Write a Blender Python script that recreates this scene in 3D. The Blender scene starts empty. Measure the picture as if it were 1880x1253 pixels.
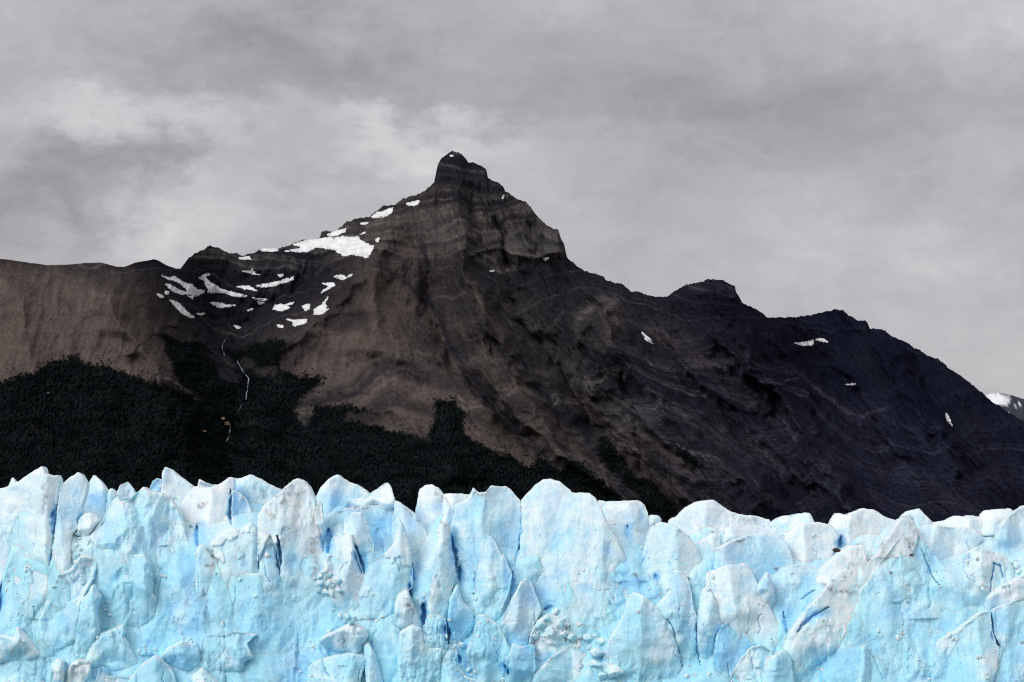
import bpy, math, random
import numpy as np

# ------------------------------------------------------------------ camera
SC = bpy.context.scene
COL = SC.collection
CAM_Z, LENS, HORIZON = 55.0, 80.0, 950.0          # horizon = picture row that lies at eye height
W, H = 1880.0, 1253.0
K = 36.0 / LENS / W                               # tangent per picture pixel
PITCH = math.atan((HORIZON - H / 2) * K)
cam_d = bpy.data.cameras.new('camera'); cam = bpy.data.objects.new('camera', cam_d)
COL.objects.link(cam); SC.camera = cam
cam_d.lens = LENS; cam_d.sensor_width = 36.0
cam_d.clip_start = 1.0; cam_d.clip_end = 60000.0
cam.location = (0, 0, CAM_Z); cam.rotation_euler = (math.pi / 2 + PITCH, 0, 0)

# ------------------------------------------------------------------ light
SUN = np.array([-0.60, -0.62, 0.60]); SUN = SUN / np.linalg.norm(SUN)
sun_d = bpy.data.lights.new('sun', 'SUN'); sun = bpy.data.objects.new('sun', sun_d); COL.objects.link(sun)
sun_d.energy = 1.38; sun_d.angle = math.radians(38); sun_d.color = (1.0, 0.988, 0.97)
from mathutils import Vector
sun.rotation_euler = Vector(SUN).to_track_quat('Z', 'Y').to_euler()
SC.view_settings.view_transform = 'Standard'; SC.view_settings.look = 'None'
SC.view_settings.exposure = 0.60; SC.view_settings.gamma = 1.0; SC.view_settings.use_curve_mapping = False
SKY_LEVEL = 0.345
SC.cycles.use_denoising = False; SC.cycles.pixel_filter_type = 'BLACKMAN_HARRIS'; SC.cycles.filter_width = 1.15

def at(px, py, Y):
    """picture position + distance in metres along the ground -> point in the world (arrays or numbers)"""
    a = (np.asarray(px, float) - W / 2) * K; b = (H / 2 - np.asarray(py, float)) * K
    c, s = math.cos(PITCH), math.sin(PITCH)
    dy = c - b * s; dz = s + b * c
    return a / dy * Y, Y + 0 * a, CAM_Z + dz / dy * Y

# ------------------------------------------------------------------ node helpers
def nd(t, kind, **kw):
    n = t.nodes.new(kind)
    for k, v in kw.items():
        setattr(n, k, v)
    return n
def plug(t, a, b): t.links.new(a, b)
def math_n(t, op, a, b=None, clamp=False):
    n = nd(t, 'ShaderNodeMath', operation=op); n.use_clamp = clamp
    for i, v in enumerate((a, b)):
        if v is None: continue
        if isinstance(v, (int, float)): n.inputs[i].default_value = v
        else: plug(t, v, n.inputs[i])
    return n.outputs[0]
def vmath(t, op, a, b):
    n = nd(t, 'ShaderNodeVectorMath', operation=op)
    for i, v in enumerate((a, b)):
        if v is None: continue
        if isinstance(v, (tuple, list)): n.inputs[i].default_value = v
        else: plug(t, v, n.inputs[i])
    return n.outputs[1] if op in ('LENGTH', 'DOT_PRODUCT') else n.outputs[0]
def noise_n(t, vec, scale, detail=5, rough=0.55, dist=0.0, color=False):
    n = nd(t, 'ShaderNodeTexNoise'); n.inputs['Scale'].default_value = scale
    n.inputs['Detail'].default_value = detail; n.inputs['Roughness'].default_value = rough
    n.inputs['Distortion'].default_value = dist
    plug(t, vec, n.inputs['Vector'])
    return n.outputs['Color'] if color else n.outputs['Fac']

# ------------------------------------------------------------------ overcast sky
world = bpy.data.worlds.new('World'); SC.world = world; world.use_nodes = True
t = world.node_tree; t.nodes.clear()
tc = nd(t, 'ShaderNodeTexCoord'); D = tc.outputs['Generated']
sk = nd(t, 'ShaderNodeTexSky', sky_type='NISHITA'); sk.sun_disc = False
sk.sun_elevation = math.asin(SUN[2]); sk.sun_rotation = math.atan2(SUN[0], SUN[1])
st = vmath(t, 'MULTIPLY', D, (1.0, 1.0, 1.7))                    # clouds lie flat: stretched sideways
wob = vmath(t, 'MULTIPLY', vmath(t, 'SUBTRACT', noise_n(t, st, 9, 6, 0.6, color=True), (0.5, 0.5, 0.5)), (0.155, 0.0, 0.09))
DW = vmath(t, 'ADD', D, wob)
wob2 = vmath(t, 'MULTIPLY', vmath(t, 'SUBTRACT', noise_n(t, st, 40, 5, 0.6, color=True), (0.5, 0.5, 0.5)), (0.06, 0.0, 0.042))
DW = vmath(t, 'ADD', DW, wob2)
CLOUDS = [  # x, y, half width, half height in picture pixels, brightness
    (310, 415, 110, 70, .20), (240, 205, 140, 35, .17), (60, 190, 110, 40, .07), (820, 245, 170, 45, .16), (700, 290, 90, 60, .05),
    (950, 100, 130, 45, .04), (1800, 30, 330, 90, .13), (40, 20, 260, 50, .05), (1640, 470, 210, 60, .06), (1010, 350, 120, 130, .06), (480, 330, 110, 90, .07),
    (1200, 420, 220, 110, .01), (1830, 640, 160, 60, .05),
    (60, 390, 140, 80, -.22), (225, 300, 85, 34, -.15), (140, 285, 30, 25, -.05), (560, 115, 280, 55, -.14), (570, 290, 75, 45, -.11),
    (1480, 215, 360, 100, -.10), (900, 30, 600, 45, -.05), (1350, 120, 420, 80, -.05), (1130, 190, 200, 36, -.05), (470, 80, 120, 30, -.05), (680, 120, 110, 26, -.06), (370, 255, 50, 22, .06), (130, 100, 160, 26, .04), (760, 185, 190, 32, -.08), (1750, 270, 300, 90, -.05), (330, 60, 200, 40, -.05), (420, 170, 130, 30, -.05)]
acc = None
for (cx, cy, wx, wy, amp) in CLOUDS:
    p = np.array(at(cx, cy, 1.0)) - np.array([0, 0, CAM_Z]); p = p / np.linalg.norm(p)
    q = vmath(t, 'MULTIPLY', vmath(t, 'SUBTRACT', DW, tuple(p)), (1 / (wx * K), 1 / (wx * K), 1 / (wy * K)))
    g = math_n(t, 'MULTIPLY', math_n(t, 'POWER', 2.718, math_n(t, 'MULTIPLY', vmath(t, 'DOT_PRODUCT', q, q), -0.8)), amp)
    acc = g if acc is None else math_n(t, 'ADD', acc, g)
n1 = noise_n(t, st, 7, 8, 0.6, 0.35); n3 = noise_n(t, vmath(t, 'ADD', st, wob2), 60, 6, 0.6, 0.6); n2 = noise_n(t, st, 22, 8, 0.62, 0.9)
tex = math_n(t, 'ADD', math_n(t, 'MULTIPLY', math_n(t, 'SUBTRACT', n1, 0.5), 0.34), math_n(t, 'MULTIPLY', math_n(t, 'SUBTRACT', n2, 0.5), 0.17))
tex = math_n(t, 'ADD', tex, math_n(t, 'MULTIPLY', math_n(t, 'SUBTRACT', n3, 0.5), 0.13))
bright = math_n(t, 'ADD', math_n(t, 'ADD', acc, tex), 0.98)
sep = nd(t, 'ShaderNodeSeparateXYZ'); plug(t, D, sep.inputs[0])
up = math_n(t, 'ADD', math_n(t, 'MULTIPLY', math_n(t, 'SUBTRACT', math_n(t, 'MAXIMUM', sep.outputs[2], 0.30), 0.30), 0.9), 1.0)   # overcast sky is brighter overhead
bright = math_n(t, 'MULTIPLY', math_n(t, 'POWER', math_n(t, 'MAXIMUM', bright, 0.3), 1.5), up)
rp = nd(t, 'ShaderNodeMix', data_type='RGBA'); rp.inputs[6].default_value = (0.90, 0.885, 0.965, 1); rp.inputs[7].default_value = (1.0, 0.98, 0.99, 1)
plug(t, math_n(t, 'MULTIPLY', math_n(t, 'SUBTRACT', bright, 0.6), 1.3, clamp=True), rp.inputs[0])
cl = vmath(t, 'SCALE', rp.outputs[2], None); cl.node.inputs['Scale'].default_value = 1.0; plug(t, bright, cl.node.inputs['Scale'])
bg1 = nd(t, 'ShaderNodeBackground'); plug(t, cl, bg1.inputs['Color']); bg1.inputs['Strength'].default_value = SKY_LEVEL
bg2 = nd(t, 'ShaderNodeBackground'); plug(t, sk.outputs[0], bg2.inputs['Color']); bg2.inputs['Strength'].default_value = 0.05
mx = nd(t, 'ShaderNodeMixShader'); mx.inputs[0].default_value = 0.06
plug(t, bg1.outputs[0], mx.inputs[1]); plug(t, bg2.outputs[0], mx.inputs[2])
wo = nd(t, 'ShaderNodeOutputWorld'); plug(t, mx.outputs[0], wo.inputs[0])

# ------------------------------------------------------------------ numeric helpers
def _h(i, j, k, seed):
    n = (i.astype(np.uint32) * np.uint32(374761393) + j.astype(np.uint32) * np.uint32(668265263) + k.astype(np.uint32) * np.uint32(2147483647 - 58) + np.uint32((seed * 974711 + 12345) & 0xffffffff))
    n = (n ^ (n >> np.uint32(13))) * np.uint32(1274126177)
    n = (n ^ (n >> np.uint32(15))) * np.uint32(2246822519)
    return n ^ (n >> np.uint32(16))
def rnd(i, j, seed):
    return (_h(i, j, np.zeros_like(i), seed) & np.uint32(0xffff)).astype(np.float32) / 65535.0
def perlin(x, y, seed=0):
    x = np.asarray(x, np.float32); y = np.asarray(y, np.float32)
    xi = np.floor(x); yi = np.floor(y); fx = x - xi; fy = y - yi
    xi = xi.astype(np.int64); yi = yi.astype(np.int64)
    u = fx * fx * fx * (fx * (fx * 6 - 15) + 10); v = fy * fy * fy * (fy * (fy * 6 - 15) + 10)
    def g(a, b, dx, dy):
        an = _h(a, b, np.zeros_like(a), seed).astype(np.float32) * np.float32(2 * math.pi / 4294967296.0)
        return np.cos(an) * dx + np.sin(an) * dy
    a = g(xi, yi, fx, fy); b = g(xi + 1, yi, fx - 1, fy); c = g(xi, yi + 1, fx, fy - 1); d = g(xi + 1, yi + 1, fx - 1, fy - 1)
    return ((a + (b - a) * u) * (1 - v) + (c + (d - c) * u) * v) * 1.4
def fbm(x, y, seed=0, octv=5, gain=0.5, ridged=False):
    r = 0; a = 1.0; s = 0
    for o in range(octv):
        n = perlin(x * 2 ** o + 17.3 * o, y * 2 ** o - 9.1 * o, seed + o)
        r = r + a * ((1 - 2 * np.abs(n)) if ridged else n); s += a; a *= gain
    return r / s
def blocks(x, y, seed, tilt=0.8, level=0.5, low=False):
    """continuous broken surface made of tilted planes, one per jittered cell (high: blocks with clefts, low: hollows with crests)"""
    xi = np.floor(x).astype(np.int64); yi = np.floor(y).astype(np.int64)
    best = None
    for di in (-1, 0, 1):
        for dj in (-1, 0, 1):
            a = xi + di; b = yi + dj
            dx = x - (a + 0.5 + 0.8 * (rnd(a, b, seed) - 0.5)); dy = y - (b + 0.5 + 0.8 * (rnd(a, b, seed + 1) - 0.5))
            v = level * (rnd(a, b, seed + 2) - 0.5) + 2 * tilt * ((rnd(a, b, seed + 3) - 0.5) * dx + (rnd(a, b, seed + 4) - 0.5) * dy)
            r2 = dx * dx + dy * dy
            v = v + 1.1 * r2 if low else v - 1.1 * r2
            best = v if best is None else (np.minimum(best, v) if low else np.maximum(best, v))
    return best
def shards(x, y, seed, slope=1.0, level=1.0, flat=.18):
    """broken surface of flat topped pyramids with straight edges, one per jittered cell"""
    xi = np.floor(x).astype(np.int64); yi = np.floor(y).astype(np.int64)
    best = None
    for di in (-1, 0, 1):
        for dj in (-1, 0, 1):
            a = xi + di; b = yi + dj
            dx = x - (a + 0.5 + 0.9 * (rnd(a, b, seed) - 0.5)); dy = y - (b + 0.5 + 0.9 * (rnd(a, b, seed + 1) - 0.5))
            th = rnd(a, b, seed + 3) * 1.57; m = None
            for k in range(4):
                an = th + k * 1.57 + (rnd(a, b, seed + 5 + k) - .5) * .9; sl = slope * (.45 + 1.3 * rnd(a, b, seed + 10 + k))
                e = sl * (np.cos(an) * dx + np.sin(an) * dy - flat); m = e if m is None else np.maximum(m, e)
            tilt = (rnd(a, b, seed + 15) - .5) * dx * 1.3 + (rnd(a, b, seed + 16) - .5) * dy * 1.1
            v = level * (rnd(a, b, seed + 2) - 0.5) + tilt - np.maximum(m, 0)
            best = v if best is None else np.maximum(best, v)
    return best
def sstep(a, b, x):
    q = np.clip((x - a) / (b - a), 0, 1); return q * q * (3 - 2 * q)
def seg_dist(px, py, pts, closed=False):
    pts = np.asarray(pts, float); n = len(pts); best = np.full(px.shape, 1e9)
    for i in range(n if closed else n - 1):
        ax, ay = pts[i]; bx, by = pts[(i + 1) % n]
        vx, vy = bx - ax, by - ay; L = vx * vx + vy * vy + 1e-9
        q = np.clip(((px - ax) * vx + (py - ay) * vy) / L, 0, 1)
        best = np.minimum(best, (px - ax - q * vx) ** 2 + (py - ay - q * vy) ** 2)
    return np.sqrt(best)
def seg_dist2(px, py, pts):
    """distance, place along the line (0 to 1) and side (+ to the right of travel) of an open line"""
    pts = np.asarray(pts, float); L = np.concatenate([[0], np.cumsum(np.hypot(*np.diff(pts, axis=0).T))]); best = np.full(px.shape, 1e18); s = np.zeros(px.shape); sd = np.zeros(px.shape)
    for i in range(len(pts) - 1):
        ax, ay = pts[i]; vx, vy = pts[i + 1] - pts[i]; l2 = vx * vx + vy * vy + 1e-9
        q = np.clip(((px - ax) * vx + (py - ay) * vy) / l2, 0, 1); d = (px - ax - q * vx) ** 2 + (py - ay - q * vy) ** 2
        m = d < best; best = np.where(m, d, best); s = np.where(m, (L[i] + q * (L[i + 1] - L[i])) / L[-1], s); sd = np.where(m, np.sign((px - ax) * vy - (py - ay) * vx), sd)
    return np.sqrt(best), s, sd
def inside(px, py, pts):
    r = np.zeros(px.shape, bool); n = len(pts)
    for i in range(n):
        ax, ay = pts[i]; bx, by = pts[(i + 1) % n]
        if ay == by: continue
        r ^= ((ay > py) != (by > py)) & (px < (bx - ax) * (py - ay) / (by - ay) + ax)
    return r
def sdf(px, py, pts):
    d = seg_dist(px, py, pts, True)
    return np.where(inside(px, py, pts), d, -d)
def chaikin(pts, n=1, q=0.25):
    pts = np.asarray(pts, float)
    for _ in range(n):
        nx = np.roll(pts, -1, 0); pts = np.stack([pts * (1 - q) + nx * q, pts * q + nx * (1 - q)], 1).reshape(-1, 2)
    return pts
ZOOM = {1: (0, 840, 480 / 1456), 2: (440, 840, 520 / 1578), 3: (920, 840, 500 / 1517), 4: (1380, 840, 500 / 1517),
        5: (0, 1000, 400 / 1880), 6: (380, 1000, 400 / 1880), 7: (740, 1000, 400 / 1880), 8: (1480, 1000, 400 / 1880),
        11: (0, 440, 500 / 1424), 12: (480, 250, 580 / 1863), 13: (1000, 450, 880 / 1880), 14: (460, 250, 780 / 1504), 15: (1100, 500, 780 / 1880), 0: (0, 0, 1.0)}
def ref(k, pts):
    ox, oy, s = ZOOM[k]; return [(ox + x * s, oy + y * s) for x, y in pts]

def build(name, V, F, mat, parent=None, col=None, smooth=True, flip=False):
    """V: n x 3, F: list of index arrays (m x 3 or m x 4)"""
    me = bpy.data.meshes.new(name)
    F = [np.asarray(f) for f in F if len(f)]
    loops = np.concatenate([f.ravel() for f in F]); tot = np.concatenate([np.full(len(f), f.shape[1]) for f in F])
    start = np.concatenate([[0], np.cumsum(tot)[:-1]])
    me.vertices.add(len(V)); me.vertices.foreach_set('co', np.asarray(V, np.float32).ravel())
    me.loops.add(len(loops)); me.loops.foreach_set('vertex_index', loops.astype(np.int32))
    me.polygons.add(len(tot)); me.polygons.foreach_set('loop_start', start.astype(np.int32))
    me.polygons.foreach_set('use_smooth', np.full(len(tot), smooth))
    me.update(calc_edges=True); me.validate()
    if flip: me.flip_normals()
    if col is not None:
        at_ = me.color_attributes.new('albedo', 'FLOAT_COLOR', 'POINT')
        c4 = np.ones((len(V), 4), np.float32); c4[:, :3] = col; at_.data.foreach_set('color', c4.ravel())
    me.materials.append(mat)
    o = bpy.data.objects.new(name, me); COL.objects.link(o)
    if parent: o.parent = parent
    return o
def tag(o, label=None, cat=None, group=None, kind=None):
    if label: o['label'] = label
    if cat: o['category'] = cat
    if group: o['group'] = group
    if kind: o['kind'] = kind
    return o
def grid_faces(nr, nc):
    a = np.arange(nr * nc).reshape(nr, nc)
    return np.stack([a[:-1, :-1], a[1:, :-1], a[1:, 1:], a[:-1, 1:]], -1).reshape(-1, 4)

# ------------------------------------------------------------------ materials
def surf_mat(name, rough=0.8, spec=0.2, n_scale=0.5, n_amt=0.3, b_scale=0.5, b_dist=0.3, b_str=0.6, sss=0.0, sss_scale=1.0, hue=None, squash=(1, 1, 1)):
    m = bpy.data.materials.new(name); m.use_nodes = True; t = m.node_tree
    p = t.nodes['Principled BSDF']; p.inputs['Roughness'].default_value = rough; p.inputs['Specular IOR Level'].default_value = spec
    a = nd(t, 'ShaderNodeAttribute', attribute_name='albedo')
    tc = nd(t, 'ShaderNodeTexCoord'); g = nd(t, 'ShaderNodeNewGeometry')
    pos = vmath(t, 'MULTIPLY', g.outputs['Position'], squash)
    n = noise_n(t, pos, n_scale, 6, 0.65)
    f = math_n(t, 'ADD', math_n(t, 'MULTIPLY', math_n(t, 'SUBTRACT', n, 0.5), 2 * n_amt), 1.0)
    c = vmath(t, 'SCALE', a.outputs['Color'], None); c.node.inputs['Scale'].default_value = 1; plug(t, f, c.node.inputs['Scale'])
    plug(t, c, p.inputs['Base Color'])
    if b_str:
        b = nd(t, 'ShaderNodeBump'); b.inputs['Strength'].default_value = b_str; b.inputs['Distance'].default_value = b_dist
        plug(t, noise_n(t, pos, b_scale, 8, 0.62), b.inputs['Height']); plug(t, b.outputs[0], p.inputs['Normal'])
    if sss:
        p.inputs['Subsurface Weight'].default_value = sss; p.inputs['Subsurface Radius'].default_value = (0.25, 0.7, 1.0)
        p.inputs['Subsurface Scale'].default_value = sss_scale
    return m
ICE = surf_mat('ice', 0.5, 0.25, 0.9, 0.06, 1.3, 0.3, 0.4, sss=0.55, sss_scale=1.6)
ROCK = surf_mat('rock', 0.95, 0.0, 0.14, 0.5, 0.09, 9.0, 0.8)
SNOW = surf_mat('snow', 0.7, 0.2, 0.05, 0.06, 0.08, 1.0, 0.3)
TREE = surf_mat('tree_foliage', 0.9, 0.0, 0.2, 0.3, 1, 0, 0)
WATER = surf_mat('water', 0.12, 0.5, 0.01, 0.1, 0.3, 0.2, 0.3)
STONE = surf_mat('dark_stone', 0.9, 0.1, 2.0, 0.4, 3, 0.1, 0.5)
# ------------------------------------------------------------------ mountain
SKYLINE = [(-400, 440), (-250, 452), (-100, 468), (0, 475), (28, 479), (56, 483), (88, 487), (123, 486), (154, 483), (183, 482), (197, 485), (214, 490), (228, 490), (253, 481), (270, 479), (283, 476), (291, 479), (305, 487), (323, 493), (332, 493), (335, 487), (346, 474), (358, 465), (372, 458), (384, 451), (397, 454), (409, 458), (421, 464), (435, 465), (448, 469), (467, 463), (480, 458), (499, 455), (514, 456), (527, 452), (541, 446), (552, 440), (573, 441), (587, 437), (590, 425), (601, 424), (611, 423), (620, 420), (636, 407), (654, 401), (679, 396), (692, 387), (703, 378), (710, 378), (726, 374), (738, 365), (760, 359), (779, 351), (791, 340), (798, 332), (800, 318), (804, 303), (810, 290), (822, 283), (831, 277), (841, 281), (852, 287), (860, 297), (875, 301), (891, 308), (894, 315), (895, 325), (906, 332), (924, 340), (928, 351), (941, 359), (953, 367), (966, 371), (975, 381), (984, 395), (998, 409), (1015, 421), (1025, 421), (1029, 434), (1036, 449), (1040, 471), (1056, 486), (1073, 497), (1108, 508), (1112, 515), (1140, 520), (1159, 535), (1180, 537), (1201, 545), (1225, 544), (1239, 535), (1260, 521), (1281, 519), (1299, 512), (1328, 515), (1349, 525), (1351, 537), (1363, 555), (1398, 573), (1409, 582), (1445, 583), (1487, 579), (1515, 573), (1533, 568), (1548, 568), (1559, 579), (1578, 589), (1592, 590), (1597, 602), (1625, 607), (1636, 616), (1655, 624), (1688, 643), (1711, 656), (1723, 658), (1744, 677), (1767, 693), (1795, 714), (1819, 735), (1842, 750), (1880, 773), (1960, 812), (2130, 880), (2300, 930)]
def lin(x, tab): tab = np.asarray(tab, float); return np.interp(x, tab[:, 0], tab[:, 1])
MX = np.arange(-330, 2231, 2.3); NR = 300
FOOT = 1012.0
sky_y = lin(MX, SKYLINE)
jag = lin(MX, [(-400, .25), (320, .3), (345, 1), (2200, 1)])
sky_y = sky_y + 1.5 * jag * (1.5 * perlin(MX / 9, MX * 0 + 3.3, 5) + 1.4 * np.abs(perlin(MX / 5, MX * 0 + 1.7, 6)) + 0.8 * perlin(MX / 3.1, MX * 0, 8))
T = np.linspace(0, 1, NR) ** 1.0
PX = np.repeat(MX[None, :], NR, 0)
PY = sky_y[None, :] + T[:, None] * (FOOT - sky_y[None, :])
RIDGE_D = [(-400, 6000), (150, 6050), (300, 6150), (345, 6500), (700, 6500), (830, 6450), (1050, 6400), (1250, 6150), (1400, 6200), (1440, 6600), (1560, 6500), (1800, 6200), (2200, 5900)]
DR = lin(MX, RIDGE_D)[None, :]; DF = 5300.0
def gauss1(a, s):
    k = np.arange(-3 * s, 3 * s + 1); w = np.exp(-.5 * (k / s) ** 2); return np.convolve(np.pad(a, 3 * s, 'edge'), w / w.sum(), 'valid')
DR = gauss1(DR[0], 22)[None]; sky_s = gauss1(sky_y, 26)[None]
TS = np.maximum((PY - sky_s) / (FOOT - sky_s), 0)
BASE_Y = DF + (DR - DF) * (1 - TS ** 1.25)
# spurs (+) and gullies (-): line, metres, width in pixels
LINES = [
    ([(150, 483), (215, 580), (290, 690), (340, 780)], 150, 70), ([(20, 480), (40, 600), (60, 700)], 60, 60),
    ([(330, 490), (390, 560), (412, 630), (450, 690), (440, 740), (415, 810), (430, 950)], -150, 75),
    ([(640, 480), (520, 540), (440, 600)], -80, 45),
    ([(705, 420), (655, 520), (590, 590), (500, 660), (470, 720)], 110, 45),
    ([(800, 340), (720, 420), (680, 520), (690, 640), (740, 760), (830, 870)], 150, 90),
    ([(770, 450), (790, 560), (815, 640), (870, 710), (960, 800)], -70, 26),
    ([(1170, 545), (1240, 650), (1320, 730), (1400, 800), (1490, 890)], 60, 22), ([(1255, 530), (1340, 650), (1420, 720), (1480, 800), (1540, 900)], 60, 20), ([(1000, 500), (1040, 590), (1100, 670), (1170, 760), (1260, 850)], 60, 22), ([(880, 590), (950, 690), (1030, 780), (1110, 860)], -60, 18), ([(1530, 640), (1590, 740), (1660, 840)], 60, 24), ([(860, 640), (910, 720), (990, 800), (1080, 880)], 55, 18),
    ([(690, 610), (770, 650), (830, 690), (900, 760)], 45, 30), ([(600, 690), (690, 670), (760, 690)], -35, 20),
    ([(835, 290), (850, 400), (850, 500), (885, 570), (930, 660), (960, 730), (1040, 830), (1160, 920)], 130, 40),
    ([(905, 480), (960, 590), (1010, 660), (1080, 760), (1170, 850), (1260, 950)], -110, 34),
    ([(905, 390), (925, 450), (930, 480)], -50, 12), ([(865, 330), (880, 420), (890, 460)], -35, 12), ([(975, 400), (985, 460)], -40, 10),
    ([(840, 470), (920, 455), (1000, 470), (1040, 475)], 40, 14),
    ([(1050, 490), (1100, 560), (1130, 640), (1200, 730), (1290, 820), (1400, 920)], 120, 45),
    ([(1090, 570), (1060, 640), (1090, 720)], 50, 25),
    ([(1200, 550), (1210, 620), (1270, 700), (1350, 790), (1450, 900)], -60, 40), 
    ([(1290, 515), (1330, 600), (1400, 680), (1440, 740), (1480, 830), (1560, 930)], 120, 45),
    ([(1405, 582), (1450, 650), (1470, 690), (1490, 760), (1510, 800)], 75, 28), 
    ([(1440, 590), (1500, 680), (1560, 760), (1640, 860)], -80, 60),
    ([(1590, 592), (1610, 640), (1640, 700), (1690, 760), (1760, 860)], 110, 40), ([(1740, 680), (1800, 800), (1850, 900)], 70, 45), ([(1670, 640), (1720, 740), (1800, 860)], -70, 30),
    ([(1140, 660), (1160, 760), (1190, 860)], -60, 25), ([(1330, 760), (1400, 760), (1450, 800)], -20, 18), ([(560, 720), (640, 745), (720, 760)], 30, 16)]
wx = PX + 14 * perlin(PX / 70, PY / 70, 21) + 6 * perlin(PX / 22, PY / 22, 22); wy = PY + 14 * perlin(PX / 70, PY / 70, 23) + 6 * perlin(PX / 22, PY / 22, 24)
REL = np.zeros(PX.shape)
for pts, amp, wd in LINES:
    x0 = min(p[0] for p in pts) - 5 * wd; x1 = max(p[0] for p in pts) + 5 * wd
    sl = (MX > x0) & (MX < x1)
    d, ss, _ = seg_dist2(wx[:, sl], wy[:, sl], pts)
    wd = wd * .85; REL[:, sl] += amp * (.15 + .85 * sstep(0, .28, ss)) * np.exp(-np.sqrt((d / wd) ** 2 + 0.004) * 1.15)
S = -0.25 + 1.1 * sstep(380, 1350, PX)
A = PX - S * (PY - 430) + 10 * perlin(PX / 50, PY / 50, 31)
rocky = lin(MX, [(-400, .12), (230, .15), (340, .8), (560, .75), (640, .55), (800, 1), (2200, 1)])[None, :] * np.ones(PX.shape)
def ell(cx, cy, rx, ry, ang=0):
    c, s = math.cos(math.radians(ang)), math.sin(math.radians(ang))
    u = ((wx - cx) * c + (wy - cy) * s) / rx; v = (-(wx - cx) * s + (wy - cy) * c) / ry
    return np.exp(-(u * u + v * v) * 0.9)
def mx_(*a):
    r = a[0]
    for b in a[1:]: r = np.maximum(r, b)
    return r
scree = mx_(sstep(345, 200, wx) * sstep(478, 560, wy + 0.10 * (300 - wx)), 0.9 * ell(235, 640, 80, 90), ell(640, 640, 130, 75, -25), ell(690, 560, 55, 110), .95 * ell(740, 740, 130, 75), .55 * ell(600, 760, 90, 45),
            .8 * ell(880, 820, 130, 40, 38), .55 * ell(760, 470, 60, 80), .75 * ell(1000, 870, 160, 22, 40))
grey = mx_(.8 * ell(930, 440, 110, 32), .7 * ell(970, 620, 50, 150, -32), .85 * ell(1090, 570, 45, 50), .75 * ell(1060, 690, 24, 150, -42), .6 * ell(1290, 650, 20, 90, -42), .55 * ell(1180, 850, 100, 60, 30),
           .55 * ell(1535, 890, 18, 90, -28), .4 * ell(1340, 850, 110, 70), .4 * ell(1600, 790, 60, 90, -30), .45 * ell(1400, 740, 90, 14, 35), .35 * ell(1700, 880, 120, 60), .5 * ell(860, 560, 70, 90, -35))
grey = np.clip(grey, 0, 1)
dark = mx_(.75 * ell(480, 525, 185, 55, -8), .5 * ell(840, 300, 45, 40), .5 * ell(780, 470, 16, 35), .5 * ell(1120, 530, 50, 22, 20), .75 * ell(1560, 660, 130, 80, 25), .6 * ell(640, 588, 55, 9, -12), .35 * ell(1330, 560, 110, 40, 25),
           .35 * ell(960, 520, 110, 16, 8), .5 * ell(1690, 760, 80, 140, -40), .5 * ell(1400, 765, 80, 9, 30))
smooth_ = np.clip(scree - 0.8 * dark, 0, 1)
rocky = rocky * (1 - 0.72 * smooth_)
REL *= 1.2 + .35 * sstep(780, 950, PX); RLINE = REL.copy()
REL += rocky * (22 * fbm(A / 34, PY / 150, 41, 5, 0.55, True) + sstep(700, 1000, PX) * 70 * fbm(A / 85, PY / 420, 40, 3, 0.45, True) + 12 * fbm(PX / 60, PY / 60, 47, 6, 0.55) + 9 * fbm(A / 9, PY / 26, 49, 3, 0.6, True))
REL += (1 - rocky) * (7 * fbm(A / 26, PY / 150, 43, 5, 0.55, True) + 9 * fbm(PX / 30, PY / 30, 44, 5))
REL *= sstep(0, 0.05, T)[:, None] * 0.75 + 0.25
MY = BASE_Y - REL
X3, Y3, Z3 = at(PX, PY, MY)
# beds of rock, folded, cut by the relief
STR = PY + .24 * RLINE + (PX - 940) * -.10 * sstep(1000, 1300, PX) + 62 * perlin(PX / 330, PY / 300, 61) + 26 * perlin(PX / 120, PY / 120, 62) + 5 * perlin(PX / 36, PY / 36, 64) + 2 * perlin(PX / 12, PY / 12, 65)
def band(s, seed): return perlin(s, np.zeros_like(s) + 0.37 * seed, seed)
b1 = band(STR / 13, 71); b2 = band(STR / 30, 72); b3 = band(STR / 5.6, 73); b4 = band(STR / 85, 74)
bed = 0.5 * b1 + 0.45 * b2 + 0.3 * b3
vis = rocky * (0.65 + 0.35 * np.clip(fbm(PX / 80, PY / 80, 75, 3) * 2, -1, 1))
MY = MY - vis * (12 * np.clip(bed, -.6, .6) + 4 * b4)
X3, Y3, Z3 = at(PX, PY, MY)
FOREST = [[(-400, 690), (-100, 695), (0, 700), (20, 697), (30, 686), (60, 685), (85, 666), (105, 660), (140, 657), (160, 666), (185, 672), (200, 668), (215, 680), (250, 690), (275, 700), (300, 703), (330, 710), (322, 690), (312, 668), (300, 640), (288, 612), (310, 617), (335, 628), (365, 622), (385, 640), (400, 650), (415, 640), (440, 640), (460, 632), (520, 622), (538, 632), (512, 650), (520, 682), (560, 692), (600, 690), (590, 712), (560, 725), (545, 745), (550, 778), (562, 780), (580, 740), (610, 742), (650, 745), (684, 756), (658, 760), (650, 772), (700, 785), (740, 795), (785, 808), (795, 770), (800, 728), (822, 733), (840, 738), (855, 762), (852, 790), (870, 810), (930, 835), (972, 856), (985, 832), (1005, 845), (1028, 862), (1047, 843), (1070, 852), (1108, 885), (1150, 923), (1170, 1030), (-400, 1030)],
          [(1108, 794), (1122, 810), (1154, 848), (1164, 871), (1197, 881), (1220, 909), (1248, 937), (1225, 965), (1192, 950), (1178, 923), (1140, 885), (1103, 852), (1094, 824)],
          [(1225, 801), (1243, 820), (1281, 843), (1304, 867), (1262, 850), (1243, 834)]]
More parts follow.
